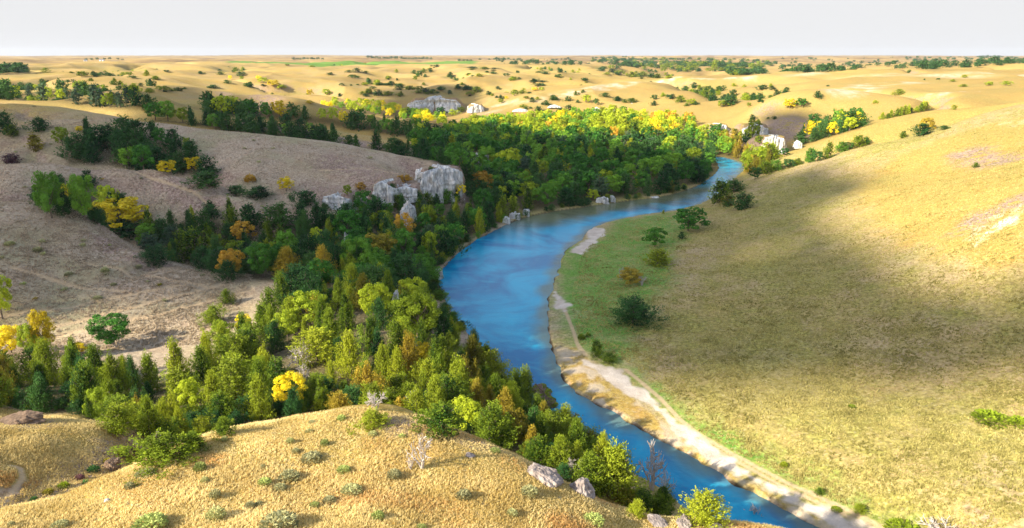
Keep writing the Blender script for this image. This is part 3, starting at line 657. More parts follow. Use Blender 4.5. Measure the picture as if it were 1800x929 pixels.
def tube(pts, rads, seg=5):
    pts = np.array(pts, float); V = []; 
    for i, p in enumerate(pts):
        t = pts[min(i+1, len(pts)-1)]-pts[max(i-1, 0)]; t /= max(np.linalg.norm(t), 1e-6)
        u = np.cross(t, [0.3, 1, 0.2]); u /= max(np.linalg.norm(u), 1e-6); w = np.cross(t, u)
        for k in range(seg):
            a = 2*math.pi*k/seg; V.append(p+(u*math.cos(a)+w*math.sin(a))*rads[i])
    Q = [[i*seg+k, i*seg+(k+1) % seg, (i+1)*seg+(k+1) % seg, (i+1)*seg+k] for i in range(len(pts)-1) for k in range(seg)]
    return np.array(V), np.array(Q)
def join(parts):
    V = []; Q = []; n = 0
    for v, q in parts: V.append(v); Q.append(q+n); n += len(v)
    return np.vstack(V), np.vstack(Q)
def branches(rng, kind):
    parts = []
    if kind == 'dead':
        def grow(p, d, L, r, lev):
            pts = [p]; rr = [r]
            for i in range(3):
                d = d + rng.normal(0, 0.16, 3); d /= np.linalg.norm(d); p = p+d*L/3; pts.append(p); rr.append(r*(1-0.16*(i+1)))
            parts.append(tube(pts, rr, 5 if lev < 2 else 3))
            if lev < 4:
                for j in range(3):
                    nd = d + rng.normal(0, 0.62, 3); nd[2] = nd[2]*0.7+0.25; nd /= np.linalg.norm(nd)
                    grow(pts[-1-(j % 2)], nd, L*rng.uniform(0.62, 0.85), max(rr[-1]*0.80, 0.011), lev+1)
        for j in range(4):
            a = j*1.6+rng.random(); grow(np.array([0, 0, 0.0]), np.array([math.cos(a)*0.6, math.sin(a)*0.6, 1.0]), 0.26, 0.045, 1)
    else:
        top = 0.9 if kind == 'conifer' else 0.55
        w = rng.normal(0, 0.02, 4)
        parts.append(tube([(0, 0, -0.08), (w[0], w[1], top*0.35), (w[2], w[3], top*0.7), (w[0], w[3], top)], [0.030, 0.024, 0.015, 0.005], 6))
        for k in range(9 if kind == 'conifer' else 7):
            a = k*2.4; h = 0.12+0.07*k if kind == 'conifer' else 0.22+0.04*k
            e = np.array([math.cos(a)*0.36, math.sin(a)*0.36, h+(0.12 if kind == 'conifer' else 0.34)])*np.array([1-h*0.5, 1-h*0.5, 1])
            parts.append(tube([(0, 0, h), e*0.55+np.array([0, 0, h*0.35]), e], [0.013, 0.009, 0.004], 4))
    return join(parts)

SHAPES = {}
def build_shapes():
    rng = np.random.default_rng(11)
    spec = {  # shape: leaves and leaf size at three levels of nearness
        'cone': ('cone', [(5200, .020), (1500, .036), (420, .062)], 9), 'dome': ('dome', [(5200, .021), (1500, .038), (420, .066)], 8),
        'pine': ('pine', [(3600, .026), (1300, .040), (400, .065)], 4), 'leafy': ('leafy', [(7000, .021), (1900, .038), (480, .066)], 8), 'tuft': ('tuft', [(700, .075), (260, .13), (60, .2)], 5)}
    for k, (kd, lods, nv) in spec.items():
        for L, (n, lf) in enumerate(lods):
            SHAPES[k, L] = []
            for i in range(nv):
                v, f, s = make_crown(rng, kd, n, lf)
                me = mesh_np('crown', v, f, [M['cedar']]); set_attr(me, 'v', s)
                SHAPES[k, L].append((me, v, f, s))
    for k in ('conifer', 'broadleaf', 'dead'):
        SHAPES[k] = []
        for i in range(6 if k == 'dead' else 3):
            v, f = branches(rng, k)
            if k == 'dead': v = v/np.array([np.abs(v[:,:2]).max(), np.abs(v[:,:2]).max(), v[:,2].max()])*np.array([.5, .5, 1])
            SHAPES[k].append(mesh_np('branches' if k == 'dead' else 'trunk', v, f, [M['dead'] if k == 'dead' else M['bark']], True))
build_shapes()

PLANTS = []   # every plant of the place: dicts sorted later by how large they show
def plant(name, shape, mat, x, y, h, w, label=None, cat='tree', group=None, manual=False, z=None, lab_px=None):
    if z is None: z = float(height(x, y)[0])
    depth = y*CP-(z-CAMZ)*SP
    px, py = project(x, y, z)
    PLANTS.append(dict(name=name, shape=shape, mat=mat, x=x, y=y, z=z, h=h, w=w, label=label, cat=cat, group=group, manual=manual, px=float(px), py=float(py), size=max(h, w)*F/max(depth, 1), depth=depth))
TREES = []    # occupied spots
def T(shape, mat, px, py, hp, wpx, label, cat='tree', name=None, group=None):
    """a plant whose foot stands at photo pixel (px, py), hp pixels tall and wpx wide"""
    x, y = at(px, py); z = float(height(x, y)[0]); depth = y*CP-(z-CAMZ)*SP
    el = max(0.6, CP)
    h = hp*depth/F/el; w = wpx*depth/F
    h = max(0.3, h - 0.28*w*0.5) if cat == 'tree' else h
    if shape == 'cone': w *= 1.3
    if shape in ('dome', 'leafy') and cat == 'tree': w *= 1.1
    nm = name or {'cone': 'cedar_tree', 'dome': 'juniper_tree', 'pine': 'pine_tree', 'leafy': 'cottonwood_tree', 'dead': 'dead_tree', 'tuft': 'sagebrush'}[shape]
    plant(nm, shape, mat, x, y, h, w, label, cat, group, True); TREES.append((x, y, w*0.4))
# ------------------------------------------------------------------ the plants one can point to
# right bank and meadow
T('dome','dark',1112,568,66,84,'large dark juniper standing alone in the green bottom right of the river')
T('dome','cedar',1047,626,33,32,'taller rounded olive bush at the upstream end of the white sandbar',cat='bush',name='juniper_bush')
T('dome','cedar',1070,637,20,34,'low wide olive bush touching the edge of the white sandbar',cat='bush',name='juniper_bush')
T('leafy','green',1210,406,50,66,'broad dark green tree on the point where the river bends behind the meadow')
T('leafy','green',1150,434,40,42,'thin green tree between the river bend and the pair of bushes in the meadow')
T('dome','cedar',1155,467,33,56,'spreading olive bush just below the thin green tree',cat='bush',name='juniper_bush')
T('dome','dark',1197,420,14,16,'tiny round bush at the foot of the broad tree by the bend',cat='bush',name='juniper_bush')
T('leafy','olive',1108,500,34,46,'sparse olive brown thicket tree above the large lone juniper')
T('dead','dead',1092,492,24,22,'grey leafless snag left of the sparse olive tree in the meadow',cat='dead tree')
T('dead','dead',1128,502,20,26,'grey leafless snag right of the sparse olive tree in the meadow',cat='dead tree')
T('tuft','cedar',1022,596,12,14,'small dark shrub at the river side edge of the green meadow',cat='shrub',name='shrub')
T('tuft','cedar',1034,592,9,10,'smaller dark shrub beside its twin above the olive bushes',cat='shrub',name='shrub')
T('dome','cedar',1166,376,8,7,'tiny lone shrub on the grassy point at the water edge',cat='shrub',name='shrub')
T('dome','cedar',1264,356,48,42,'tall olive green juniper leaning over the river narrows')
T('dome','dark',1290,338,30,44,'dark green juniper behind the tall one at the river narrows')
T('dome','dark',1305,368,38,42,'dark juniper at the foot of the meadow slope by the river narrows')
T('dome','olive',1280,362,20,30,'brownish green bush between two junipers at the narrows',cat='bush',name='juniper_bush')
for i,(a,b,c,d) in enumerate([(1326,316,22,26),(1345,306,24,34),(1366,300,20,26),(1385,296,16,26),(1402,291,14,24),(1424,285,26,30),(1437,284,18,26),(1455,279,32,22),(1478,267,20,26),(1490,264,14,22),(1508,258,22,30),(1522,254,14,20)]):
    T('dome' if i%3 else 'leafy',['dark','cedar','green'][i%3],a,b,c,d,'dark shrub in the row along the near crest of the right hand hill',cat='shrub',name='hillside_shrub',group='shrubs along the near crest of the right hill')
T('dome','cedar',1587,243,14,16,'lone round shrub left of the two toned tree on the right hill',cat='shrub',name='hillside_shrub')
T('dome','dark',1622,238,22,40,'dark lower half of the clump on the right hill crest',cat='bush',name='juniper_bush')
T('leafy','olive',1627,232,28,28,'olive topped tree rising from the dark clump on the right hill')
T('dome','dark',1660,228,8,22,'low dark shrub right of the olive topped tree',cat='shrub',name='hillside_shrub')
T('leafy','yellow',1388,191,20,24,'bright yellow tree on the golden slope above the chalk cliffs')
T('leafy','green',1408,188,18,24,'green tree joined to the bright yellow one on the golden slope')
T('dome','dark',1437,172,15,16,'dark round tree above the bright yellow tree')
T('dome','cedar',1580,167,14,22,'lone round juniper in the middle of the golden right hills')
T('dome','lime',1538,182,6,14,'small yellow green bush below the lone juniper',cat='bush',name='juniper_bush')
T('dome','cedar',1677,193,9,12,'small green bush near the far right crest',cat='bush',name='juniper_bush')
T('leafy','lime',1738,151,7,18,'left of two yellow green bushes at the edge of the far right hill',cat='bush',name='juniper_bush')
T('leafy','lime',1769,151,8,22,'right of two yellow green bushes at the edge of the far right hill',cat='bush',name='juniper_bush')
T('dome','cedar',1695,137,6,14,'small shrub at the brow of the pale far right field',cat='shrub',name='hillside_shrub')
T('dome','cedar',1675,144,5,12,'tiny shrub just below the pale far right field',cat='shrub',name='hillside_shrub')
T('dome','cedar',1694,153,5,16,'tiny flat shrub on the golden far right slope',cat='shrub',name='hillside_shrub')
T('dome','cedar',1715,295,10,14,'single small green bush high on the sunlit meadow slope',cat='bush',name='juniper_bush')
T('dome','dark',1283,184,22,34,'wide dark tree on the ridge above the valley woods')
T('leafy','cedar',1271,188,14,24,'olive tree left of the wide dark tree on the ridge')
T('dome','dark',1342,158,12,22,'dark tree on the crest near the pale chalk streak')
T('dome','dark',1357,158,9,14,'smaller dark tree right of its neighbour near the pale streak')
T('dome','cedar',1290,152,6,12,'tiny shrub alone on the golden ridge near the pale streak',cat='shrub',name='hillside_shrub')
T('tuft','cedar',1378,820,11,14,'small dark bush in the grass above the wheel track',cat='shrub',name='shrub')
T('dome','cedar',1440,870,15,17,'bush with a dark shadow beside the wheel track',cat='bush',name='juniper_bush')
T('tuft','cedar',1470,898,9,18,'low bush nearest the wheel track end',cat='shrub',name='shrub')
T('dome','cedar',1512,900,17,28,'wide low bush right of the wheel track near the bottom edge',cat='bush',name='juniper_bush')
T('tuft','lime',1588,940,28,64,'bright yellow green bush at the bottom edge of the meadow',cat='bush',name='rabbitbrush')
T('dead','dead',1650,945,40,80,'pale grey leafless thicket at the bottom edge of the meadow',cat='dead bush',name='dead_bush')
T('tuft','lime',1742,742,22,62,'yellow green thicket in the meadow at the right edge',cat='bush',name='rabbitbrush')
T('tuft','lime',1792,748,20,40,'second yellow green thicket cut by the right edge of the photo',cat='bush',name='rabbitbrush')
T('tuft','cedar',1498,716,5,14,'small green tussock in the sunlit part of the meadow',cat='shrub',name='shrub')
# near hill
T('dome','cedar',655,748,30,66,'wide bright green juniper bush on the crest of the near hill',cat='bush',name='juniper_bush')
T('dead','dead',662,722,38,52,'pale leafless bush sprouting behind the wide green bush on the near crest',cat='dead bush',name='dead_bush')
T('dome','cedar',778,762,70,92,'big bright juniper on the right shoulder of the near hill')
T('dead','dead',742,824,70,58,'bare silvery dead tree standing on the golden near hill',cat='dead tree')
T('dead','dead',722,826,26,26,'low broken dead twigs left of the silvery dead tree',cat='dead bush',name='dead_bush')
T('dome','lime',286,812,74,116,'sprawling green juniper filling the gully head between the two near knolls')
T('tuft','orange',318,758,24,44,'orange tinted shrub top behind the sprawling gully juniper',cat='shrub',name='shrub')
T('dead','dead',282,800,48,30,'grey dead branches in the middle of the sprawling gully juniper',cat='dead bush',name='dead_bush')
T('cone','cedar',206,760,66,70,'full green cedar at the right end of the left knoll')
T('cone','lime',205,740,90,44,'tall yellow green cedar behind the left knoll')
T('cone','cedar',340,790,40,54,'small cedar behind the gully juniper at the hill edge')
T('cone','cedar',395,765,40,44,'green cedar tip just over the near hill crest')
T('cone','olive',1005,790,78,62,'olive yellow cedar between the river and the near hill')
T('cone','olive',935,802,66,40,'slim yellowish cedar left of the olive yellow one')
T('cone','cedar',925,760,66,46,'pointed green cedar rising against the blue river')
T('cone','cedar',1078,868,118,108,'largest bright cedar leaning over the river below the near hill')
T('dead','dead',1146,862,100,70,'silvery dead tree standing out over the blue river',cat='dead tree')
T('dead','dead',1168,872,50,46,'second silvery dead tree lower at the water edge',cat='dead tree')
T('dead','dead',1010,838,38,44,'grey dead branches behind the purple rock slab',cat='dead bush',name='dead_bush')
T('cone','cedar',1162,906,70,54,'narrow pointed cedar left of the round one by the river')
T('dome','cedar',1234,922,84,84,'round bright juniper lowest beside the river')
T('tuft','olive',1098,886,30,54,'dry twiggy olive shrub on the near hill edge',cat='shrub',name='shrub')
T('dead','dead',1322,917,38,42,'small grey leafless shrub at the bottom edge over the river',cat='dead bush',name='dead_bush')
T('cone','cedar',1036,862,84,70,'broad cedar between the rock slab and the largest cedar')
T('cone','cedar',985,826,74,58,'green cedar right behind the long rock slab')
T('dome','cedar',1130,900,56,58,'rounded juniper filling the gap left of the pointed cedar')
T('cone','olive',900,775,74,60,'yellowish cedar on the slope right of the big juniper')
T('cone','cedar',868,770,70,60,'green cedar just right of the big juniper on the near hill')
T('cone','cedar',1120,905,40,40,'dark cedar in shade between the largest cedar and the pointed one')
T('dead','dead',530,650,50,52,'pale purple grey dead tree in the canyon woods',cat='dead tree')
T('dead','dead',534,672,36,34,'smaller pale dead tree below the purple grey one',cat='dead tree')
T('dead','dead',725,720,40,40,'dead grey tree behind the near hill crest left of the big juniper',cat='dead tree')
T('dead','dead',958,712,20,16,'thin dead stem at the water edge',cat='dead tree')
# mid-left: cottonwoods and junipers on the grass hill
T('leafy','yellow',80,625,90,44,'tall bright yellow cottonwood at the lower left beside the woods')
T('leafy','lime',56,628,66,34,'yellow green cottonwood just left of the tall yellow one')
T('leafy','yellow',20,622,60,56,'broad yellow cottonwood near the left edge of the photo')
T('leafy','lime',4,560,88,50,'yellow green cottonwood cut by the left edge of the photo')
T('leafy','yellow',140,625,28,30,'small yellow tree right of the tall yellow cottonwood')
T('leafy','green',200,610,70,68,'dark green tree with its shadow on the sunlit grass')
T('dead','dead',205,612,24,34,'dead branches at the foot of the tree with the shadow',cat='dead bush',name='dead_bush')
T('leafy','lime',392,602,46,44,'yellow green tree at the foot of the terraced slope')
T('leafy','yellow',430,590,42,30,'small bright yellow tree above the canyon woods')
T('cone','cedar',375,568,42,44,'green cedar on the lower end of the terraced slope')
T('cone','cedar',400,534,30,26,'small pointed cedar alone on the terraced slope')
T('leafy','green',92,384,90,54,'left green cottonwood of the pair above the terraced slope')
T('leafy','green',150,388,88,46,'right green cottonwood of the pair above the terraced slope')
T('leafy','yellow',121,352,32,24,'small yellow treetop between the two green cottonwoods',)
T('leafy','yellow',216,404,68,96,'wide golden yellow cottonwood over a dark juniper')
T('dome','dark',213,416,42,84,'wide dark juniper beneath the golden yellow cottonwood')
T('leafy','lime',192,386,66,44,'yellow green cottonwood behind the golden yellow one')
T('dome','dark',275,466,46,56,'dark juniper at the brow right of the eroded bank')
T('pine','pine',262,444,44,48,'blue grey pine behind the dark juniper at the brow')
T('dome','dark',289,428,54,40,'dark juniper behind the blue grey pine')
T('dome','cedar',345,456,68,64,'large olive green juniper in the middle of the draw')
T('dome','cedar',386,448,44,38,'green juniper between the large one and the orange topped tree')
T('leafy','orange',428,425,42,44,'orange yellow treetop in the draw')
T('leafy','lime',416,466,50,50,'yellow green tree below the orange yellow treetop')
T('dome','dark',402,492,42,38,'small dark juniper at the lower mouth of the draw')
T('cone','dark',372,383,38,38,'single dark cedar standing alone on the eroded slope')
T('cone','olive',507,486,60,56,'broad olive brown cedar beside the patch of open grass')
T('dome','dark',492,402,58,72,'large dark green juniper below the chalk outcrops')
T('dome','dark',540,362,36,50,'round dark juniper left of the chalk outcrops')
T('dome','dark',367,328,36,62,'wide dark juniper at the end of the meadow draw')
T('dome','dark',415,344,26,48,'dark juniper left of the gap below the orange bush')
T('dome','dark',455,347,28,50,'dark juniper right of the gap below the orange bush')
T('leafy','yellow',503,336,28,28,'yellow tree alone on the bare slope above the junipers')
T('tuft','orange',440,320,16,20,'small orange bush on the bare slope',cat='bush',name='shrub')
T('leafy','yellow',294,306,28,34,'left of two golden trees at the foot of the dark grove')
T('leafy','yellow',342,302,30,32,'right of two golden trees at the foot of the dark grove')
T('leafy','lime',331,272,32,16,'slim yellow green tree rising from the dark grove')
T('leafy','lime',110,256,36,28,'bright green tree above the dark grove')
T('leafy','yellow',140,232,12,16,'small yellow top above the dark grove')
T('pine','olive',63,268,40,34,'olive brown pine on its own in the hollow')
T('dome','dark',12,234,46,36,'big dark tree at the left edge under the crest')
T('dome','dark',70,230,30,38,'dark tree right of the big one under the crest')
T('dome','plum',22,289,20,38,'purple red bush at the left edge',cat='bush',name='plum_bush')
T('dome','cedar',25,240,24,20,'small cedar beside the big dark tree at the left edge')
T('leafy','lime',757,456,54,30,'bright yellow green cottonwood against the dark woods beside the river')
T('leafy','olive',664,468,68,72,'big olive cottonwood in the middle of the left bank woods')
T('leafy','lime',672,400,36,50,'yellow green tree below the chalk pillars')
T('leafy','orange',630,484,18,24,'small orange tree in the woods above the eroded ridge')
T('leafy','yellow',742,645,50,42,'golden yellow tree in the canyon woods by the river')
T('pine','pine',692,520,26,46,'flat topped blue green pine above the river')
T('leafy','orange',712,322,18,28,'orange tree on top of the chalk cliff')
T('leafy','lime',612,345,22,16,'small lime green tree above the chalk outcrops')
T('leafy','orange',634,336,18,20,'small orange brown tree above the chalk outcrops')
T('leafy','yellow',808,345,24,22,'golden tree at the right foot of the chalk cliff')
T('leafy','lime',1042,352,22,24,'yellow green tree at the water edge of the valley woods')
T('pine','pine',1055,348,48,40,'grey green layered pine at the water edge of the valley woods')
T('leafy','green',945,358,32,34,'pale green willow overhanging the far bank')
T('cone','olive',1180,338,24,14,'slim olive cedar by the far bank sand patch')
# golden hills beyond: single trees and clumps
T('leafy','lime',120,122+4,0.1,0.1,'x') if False else None
sparse=[(80,128,10,14),(125,129,4,8),(145,136,12,24),(165,134,10,20),(178,132,6,12),(190,134,8,16),(228,134,8,14),(258,134,12,14),(267,152,16,22),(274,140,8,16),(233,138,6,18),(202,150,13,13),(160,143,7,12),(120,144,5,10),(293,127,5,14),(352,129,5,12),(238,161,12,18),(262,163,10,18),(288,161,12,26),(325,157,4,8),(375,155,8,20),
(387,132,8,14),(415,128,10,12),(422,134,9,14),(398,147,8,14),(440,152,10,20),(505,116,4,10),(548,118,4,12),(582,132,6,14),(628,128,10,18),(620,138,8,18),(697,128,7,8),(683,140,8,10),(698,142,5,6),(601,152,6,10),(648,148,12,16),(665,150,10,14),(640,150,7,16),(655,157,6,14),(688,150,9,22),(702,154,9,22),(720,158,10,24),(735,160,10,22),(748,163,10,22),(665,168,12,22),(683,168,10,20),(648,165,10,16),(705,170,10,16),(640,178,6,12),
(728,130,8,10),(738,136,12,14),(745,128,9,12),(757,126,8,12),(768,118,5,10),(730,142,9,10),(792,136,10,14),(745,150,6,8),(760,165,8,16),(775,160,9,18),(805,156,10,18),(820,158,10,18),(838,162,12,22),(825,168,8,16),(812,150,6,10),(858,168,9,12),(875,157,6,9),(880,182,9,12),(852,122,7,24),(830,120,6,26),(867,130,6,14),(890,135,7,14),(842,135,7,16),(900,142,8,14),(912,140,5,10),(958,130,6,18),(985,128,8,12),(983,137,8,12),(1003,141,5,6),(1027,143,7,14),(938,145,9,24),(950,151,8,26),(918,165,8,16),(905,169,12,16),(880,175,9,14),(935,180,10,12),(960,185,10,14),(925,174,6,12),(945,176,6,10),(972,176,11,16),(998,178,10,14),(1030,181,14,16),(1012,168,8,9),(1025,163,6,8),(1065,171,10,18),(1048,185,12,12),(1085,176,8,16),(1098,181,8,12),(1112,181,10,16),(1150,176,10,16),(1165,170,8,12),(1182,174,10,16),(1195,180,14,22),(1215,185,12,18),(1150,186,10,14),
(1060,124,10,24),(1075,128,9,18),(1090,132,10,20),(1110,136,12,22),(1130,134,10,18),(1145,137,10,18),(1085,122,8,14),(1155,138,10,14),(1175,138,7,14),(1000,195,12,18),(985,200,10,16),(945,197,12,16),(920,190,8,12),(1355,152,6,8),(1650,141,4,5),(1625,141,3,4),(1455,152,3,6),(1290,176,10,10),(1316,188,8,10),(1335,180,8,10),(1322,212,12,14),(1362,210,7,10)]
for i,(a,b,c,d) in enumerate(sparse):
    if a < 450: lb,g='small dark tree scattered on the golden plain at the upper left','scattered trees on the upper left plain'
    elif a < 830: lb,g='small dark tree scattered on the golden hills above the shaded cliff','scattered trees on the hills above the shaded cliff'
    elif a < 1230: lb,g='small juniper scattered on the golden hills beyond the valley woods','scattered junipers beyond the valley woods'
    else: lb,g='small juniper scattered on the slopes above the right hand chalk cliffs','scattered junipers above the right chalk cliffs'
    T(['dome','dome','leafy','cone'][i%4],['dark','cedar','cedar','dark','dark'][i%5] if i%9 else 'lime',a,b,c*1.1,d,lb,name='scattered_juniper',group=g)
    for q in range([0,2,1,0,3,0,1][i%7]):
        k = RNG.uniform(0.45, 0.8); T('dome',['dark','cedar'][q%2],a+RNG.normal(0,1)*d*0.7,b+RNG.normal(0,1.3),c*k,d*k,lb,name='scattered_juniper',group=g)
for i,(a,b,c,d) in enumerate([(463,146,12,20),(480,152,14,24),(495,157,10,20),(545,168,12,14),(575,168,13,16),(455,140,8,12),(662,146,7,12),(405,140,8,8),(425,141,8,8),(545,183,8,16),(903,142,9,14),(940,160,8,14),(952,160,8,12),(880,210,10,16),(1075,122,9,12),(890,175,7,7)]):
    T('leafy',['lime','yellow'][i%2],a,b,c,d,'small yellow green tree standing among the golden hills',name='small_cottonwood',group='small yellowing trees on the golden hills')
# sagebrush
sage=[(352,827,18,22,1),(228,858,12,18,0),(360,847,10,14,0),(378,874,16,20,0),(440,892,12,18,0),(380,912,24,34,0),(264,928,24,58,1),(105,927,12,30,0),(395,775,10,12,0),(600,738,10,16,1),(548,744,6,12,0),(543,760,8,12,0),(510,778,10,14,0),(571,782,12,16,1),(520,795,8,14,0),(548,808,14,36,0),(508,842,16,36,0),(465,851,12,24,1),(492,860,10,24,0),(617,866,14,38,0),(579,882,10,24,0),(604,829,12,24,1),(693,840,18,26,0),(815,875,16,28,0),(664,912,16,24,1),(490,928,28,66,0),(930,870,18,32,0),(1042,918,14,40,1),(553,890,8,18,1),(462,823,8,10,0),(455,888,8,14,0),(20,925,10,12,0),(740,930,8,20,1),(655,765,8,16,0),(706,768,6,12,1),(870,795,8,20,1),(255,835,8,34,0),(325,800,6,16,0),(900,905,12,20,0)]
for a,b,c,d,k in sage:
    T('tuft','sagegreen' if k else 'sage',a,b,c*1.15,d,'pale grey green sagebrush dotted over the golden near hill' if not k else 'greener sagebrush dotted over the golden near hill',cat='sagebrush',group='sagebrush on the near hill')
for a,b,c,d in [(17,431,9,18),(66,442,10,18),(76,448,7,9),(75,427,8,11),(146,434,9,11),(147,425,7,9),(121,484,8,14),(185,478,11,14),(187,484,6,9),(244,472,9,13),(172,526,8,16),(290,530,7,9),(45,330,4,10),(455,286,5,8),(650,279,5,10),(3,455,8,10),(480,262,4,8),(430,262,4,8),(240,212,4,7),(60,188,3,6)]:
    T('tuft','sage',a,b,c,d,'small sagebrush dotted over the shaded grass slope on the left',cat='sagebrush',group='sagebrush on the left slopes')

# ------------------------------------------------------------------ woods: every tree its own place
def wood(reg, spacing, hr, wr, mixes, seed, jit=0.0):
    poly, y0, y1 = F_W[reg]; rng = np.random.default_rng(seed)
    N = 30000
    px = rng.uniform(poly[:,0].min()-10, poly[:,0].max()+10, N)
    y = y0 + (y1-y0)*rng.random(N); x = (px-900)/F*(y*CP+50*SP)
    z = height(x, y); px, py = project(x, y, z)
    ok = (sdf(px, py, poly) < -2) & (river_sd(x, y) > 1.5)
    rock = np.zeros(N, bool)
    for rx, ry, rr in CLEAR: rock |= (x-rx)**2+(y-ry)**2 < rr*rr
    ok &= ~rock
    x, y, z = x[ok], y[ok], z[ok]; got = []; cell = {}
    for t in [t for t in TREES]:
        pass
    TX = np.array([t[0] for t in TREES]); TY = np.array([t[1] for t in TREES]); TW = np.array([t[2] for t in TREES])
    for a, b, c in zip(x, y, z):
        k = (int(a//spacing), int(b//spacing)); bad = False
        for i in (-1, 0, 1):
            for j in (-1, 0, 1):
                for q in cell.get((k[0]+i, k[1]+j), ()):
                    if (q[0]-a)**2+(q[1]-b)**2 < spacing*spacing*rng.uniform(0.75, 1.1): bad = True
        if bad or ((TX-a)**2+(TY-b)**2 < (TW+spacing*0.18)**2).any(): continue
        cell.setdefault(k, []).append((a, b)); got.append((a, b, c))
    for a, b, c in got:
        pxx, pyy = project(a, b, c)
        r = rng.random(); acc = 0; mix = mixes(pxx, pyy, a, b) if callable(mixes) else mixes
        for (shape, mat, p, lb, g) in mix:
            acc += p
            if r <= acc: break
        h = rng.uniform(*hr)*rng.choice([0.75, 1, 1, 1.1])
        if reg == 'canyon': h *= 0.62+0.38*float(sstep(60, 105, b))
        w = h*{'cone': rng.uniform(0.5, 0.78), 'dome': rng.uniform(0.8, 1.15), 'leafy': rng.uniform(0.75, 1.05), 'pine': rng.uniform(0.55, 0.75), 'dead': 0.7}[shape]*wr
        nm = {'cone': 'cedar_tree', 'dome': 'juniper_tree', 'pine': 'pine_tree', 'leafy': 'cottonwood_tree', 'dead': 'dead_tree'}[shape]
        plant(nm, shape, mat, a, b, h, w, lb, 'dead tree' if shape == 'dead' else 'tree', g, z=c)
    print('WOOD', reg, len(got))
CLEAR = [(wp(600,355,11)[0], wp(600,355,11)[1]-4, 9), (wp(675,330,8)[0], wp(675,330,8)[1]-5, 8), (*at(775,356), 14), (*at(745,356), 9), (*at(800,352), 8), (*at(677,362), 7), (*at(715,358), 6), (*at(590,368), 6), (wp(718,385,5)[0], wp(718,385,5)[1]-4, 6), (wp(612,430,9)[0], wp(612,430,9)[1]-4, 4), (wp(695,540,12)[0], wp(695,540,12)[1]-3, 3.0),
   (*at(1330,250), 13), (*at(1372,268), 12), (*at(530,668), 6.5), (*at(515,630), 7), (*at(655,590), 6), (*at(330,690), 5), (*at(470,650), 5), (*at(600,560), 5)]
def lb(kind, col, place): return f'{col} {kind} {place}'
G1 = 'crowded in the canyon woods behind the near hill'
def m_canyon(px, py, x, y):
    side = 'above the river' if px > 700 else ('in the middle' if px > 380 else 'on the left')
    g = f'trees of the canyon woods behind the near hill, {side}'
    def l(c, k): return f'{c} {k} crowded in the canyon woods behind the near hill, {side}'
    if y > 135: return [('cone','cedar',.45,l('green','cedar'),g),('dome','dark',.30,l('dark','juniper'),g),('cone','olive',.09,l('olive yellow','cedar'),g),('leafy','green',.12,l('leafy green','tree'),g)]
    return [('cone','cedar',.56,l('bright green','cedar'),g),('cone','olive',.12,l('olive yellow','cedar'),g),('dome','cedar',.14,l('rounded green','juniper'),g),('cone','dark',.10,l('dark','cedar'),g),('leafy','lime',.05,l('yellow green leafy','tree'),g),('leafy','yellow',.012,l('yellow leafy','tree'),g),('dead','dead',.018,l('grey dead','tree'),g)]
wood('canyon', 4.0, (4.8, 8.6), 1.12, m_canyon, 1)
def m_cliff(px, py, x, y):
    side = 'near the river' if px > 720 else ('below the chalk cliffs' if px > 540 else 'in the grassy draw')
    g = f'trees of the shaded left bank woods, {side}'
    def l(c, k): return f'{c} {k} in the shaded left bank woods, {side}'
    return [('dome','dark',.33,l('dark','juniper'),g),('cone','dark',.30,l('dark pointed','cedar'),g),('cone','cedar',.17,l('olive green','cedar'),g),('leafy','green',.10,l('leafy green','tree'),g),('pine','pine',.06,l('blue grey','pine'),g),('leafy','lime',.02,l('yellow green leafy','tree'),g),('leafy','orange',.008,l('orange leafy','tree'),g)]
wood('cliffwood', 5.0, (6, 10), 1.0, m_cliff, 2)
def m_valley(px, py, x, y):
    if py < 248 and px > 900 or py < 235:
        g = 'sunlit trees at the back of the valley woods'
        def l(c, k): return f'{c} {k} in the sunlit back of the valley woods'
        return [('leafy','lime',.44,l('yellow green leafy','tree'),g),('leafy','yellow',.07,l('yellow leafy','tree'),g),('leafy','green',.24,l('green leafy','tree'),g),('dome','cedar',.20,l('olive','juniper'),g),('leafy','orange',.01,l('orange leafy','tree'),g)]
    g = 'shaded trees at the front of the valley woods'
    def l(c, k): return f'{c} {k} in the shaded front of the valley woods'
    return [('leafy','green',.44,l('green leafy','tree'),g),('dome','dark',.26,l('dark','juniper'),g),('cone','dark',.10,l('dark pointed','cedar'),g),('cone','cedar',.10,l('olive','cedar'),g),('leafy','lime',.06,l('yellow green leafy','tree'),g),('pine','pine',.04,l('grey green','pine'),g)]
wood('valley', 8.6, (8, 12), 1.15, m_valley, 3)
def simple(place, warm=0.1, dark=0.6):
    g = 'trees ' + place
    return [('dome','dark',dark,f'dark juniper {place}',g),('cone','dark',max(0.0,0.85-dark-warm),f'dark pointed cedar {place}',g),('leafy','green',.15,f'green leafy tree {place}',g),('leafy','lime',warm*0.6,f'yellow green leafy tree {place}',g),('leafy','yellow',warm*0.4+.01,f'yellow leafy tree {place}',g)]
wood('meadowdraw', 6.5, (8, 11), 1.05, simple('in the dark grove behind the second grass ridge', .02, .66), 4)
wood('spurrow', 6.8, (8, 12), 1.15, simple('in the tree row behind the large grass slope', .10, .55), 5)
wood('upperrow', 7.8, (9, 13), 1.1, simple('in the tree row below the purple knoll', .08, .5), 6)
wood('goldgrove', 12, (7, 10), 1.2, [('leafy','lime',.5,'yellow green leafy tree in the sunlit grove before the shaded cliff','trees of the sunlit grove before the shaded cliff'),('leafy','yellow',.3,'yellow leafy tree in the sunlit grove before the shaded cliff','trees of the sunlit grove before the shaded cliff'),('leafy','green',.2,'green leafy tree in the sunlit grove before the shaded cliff','trees of the sunlit grove before the shaded cliff')], 7)
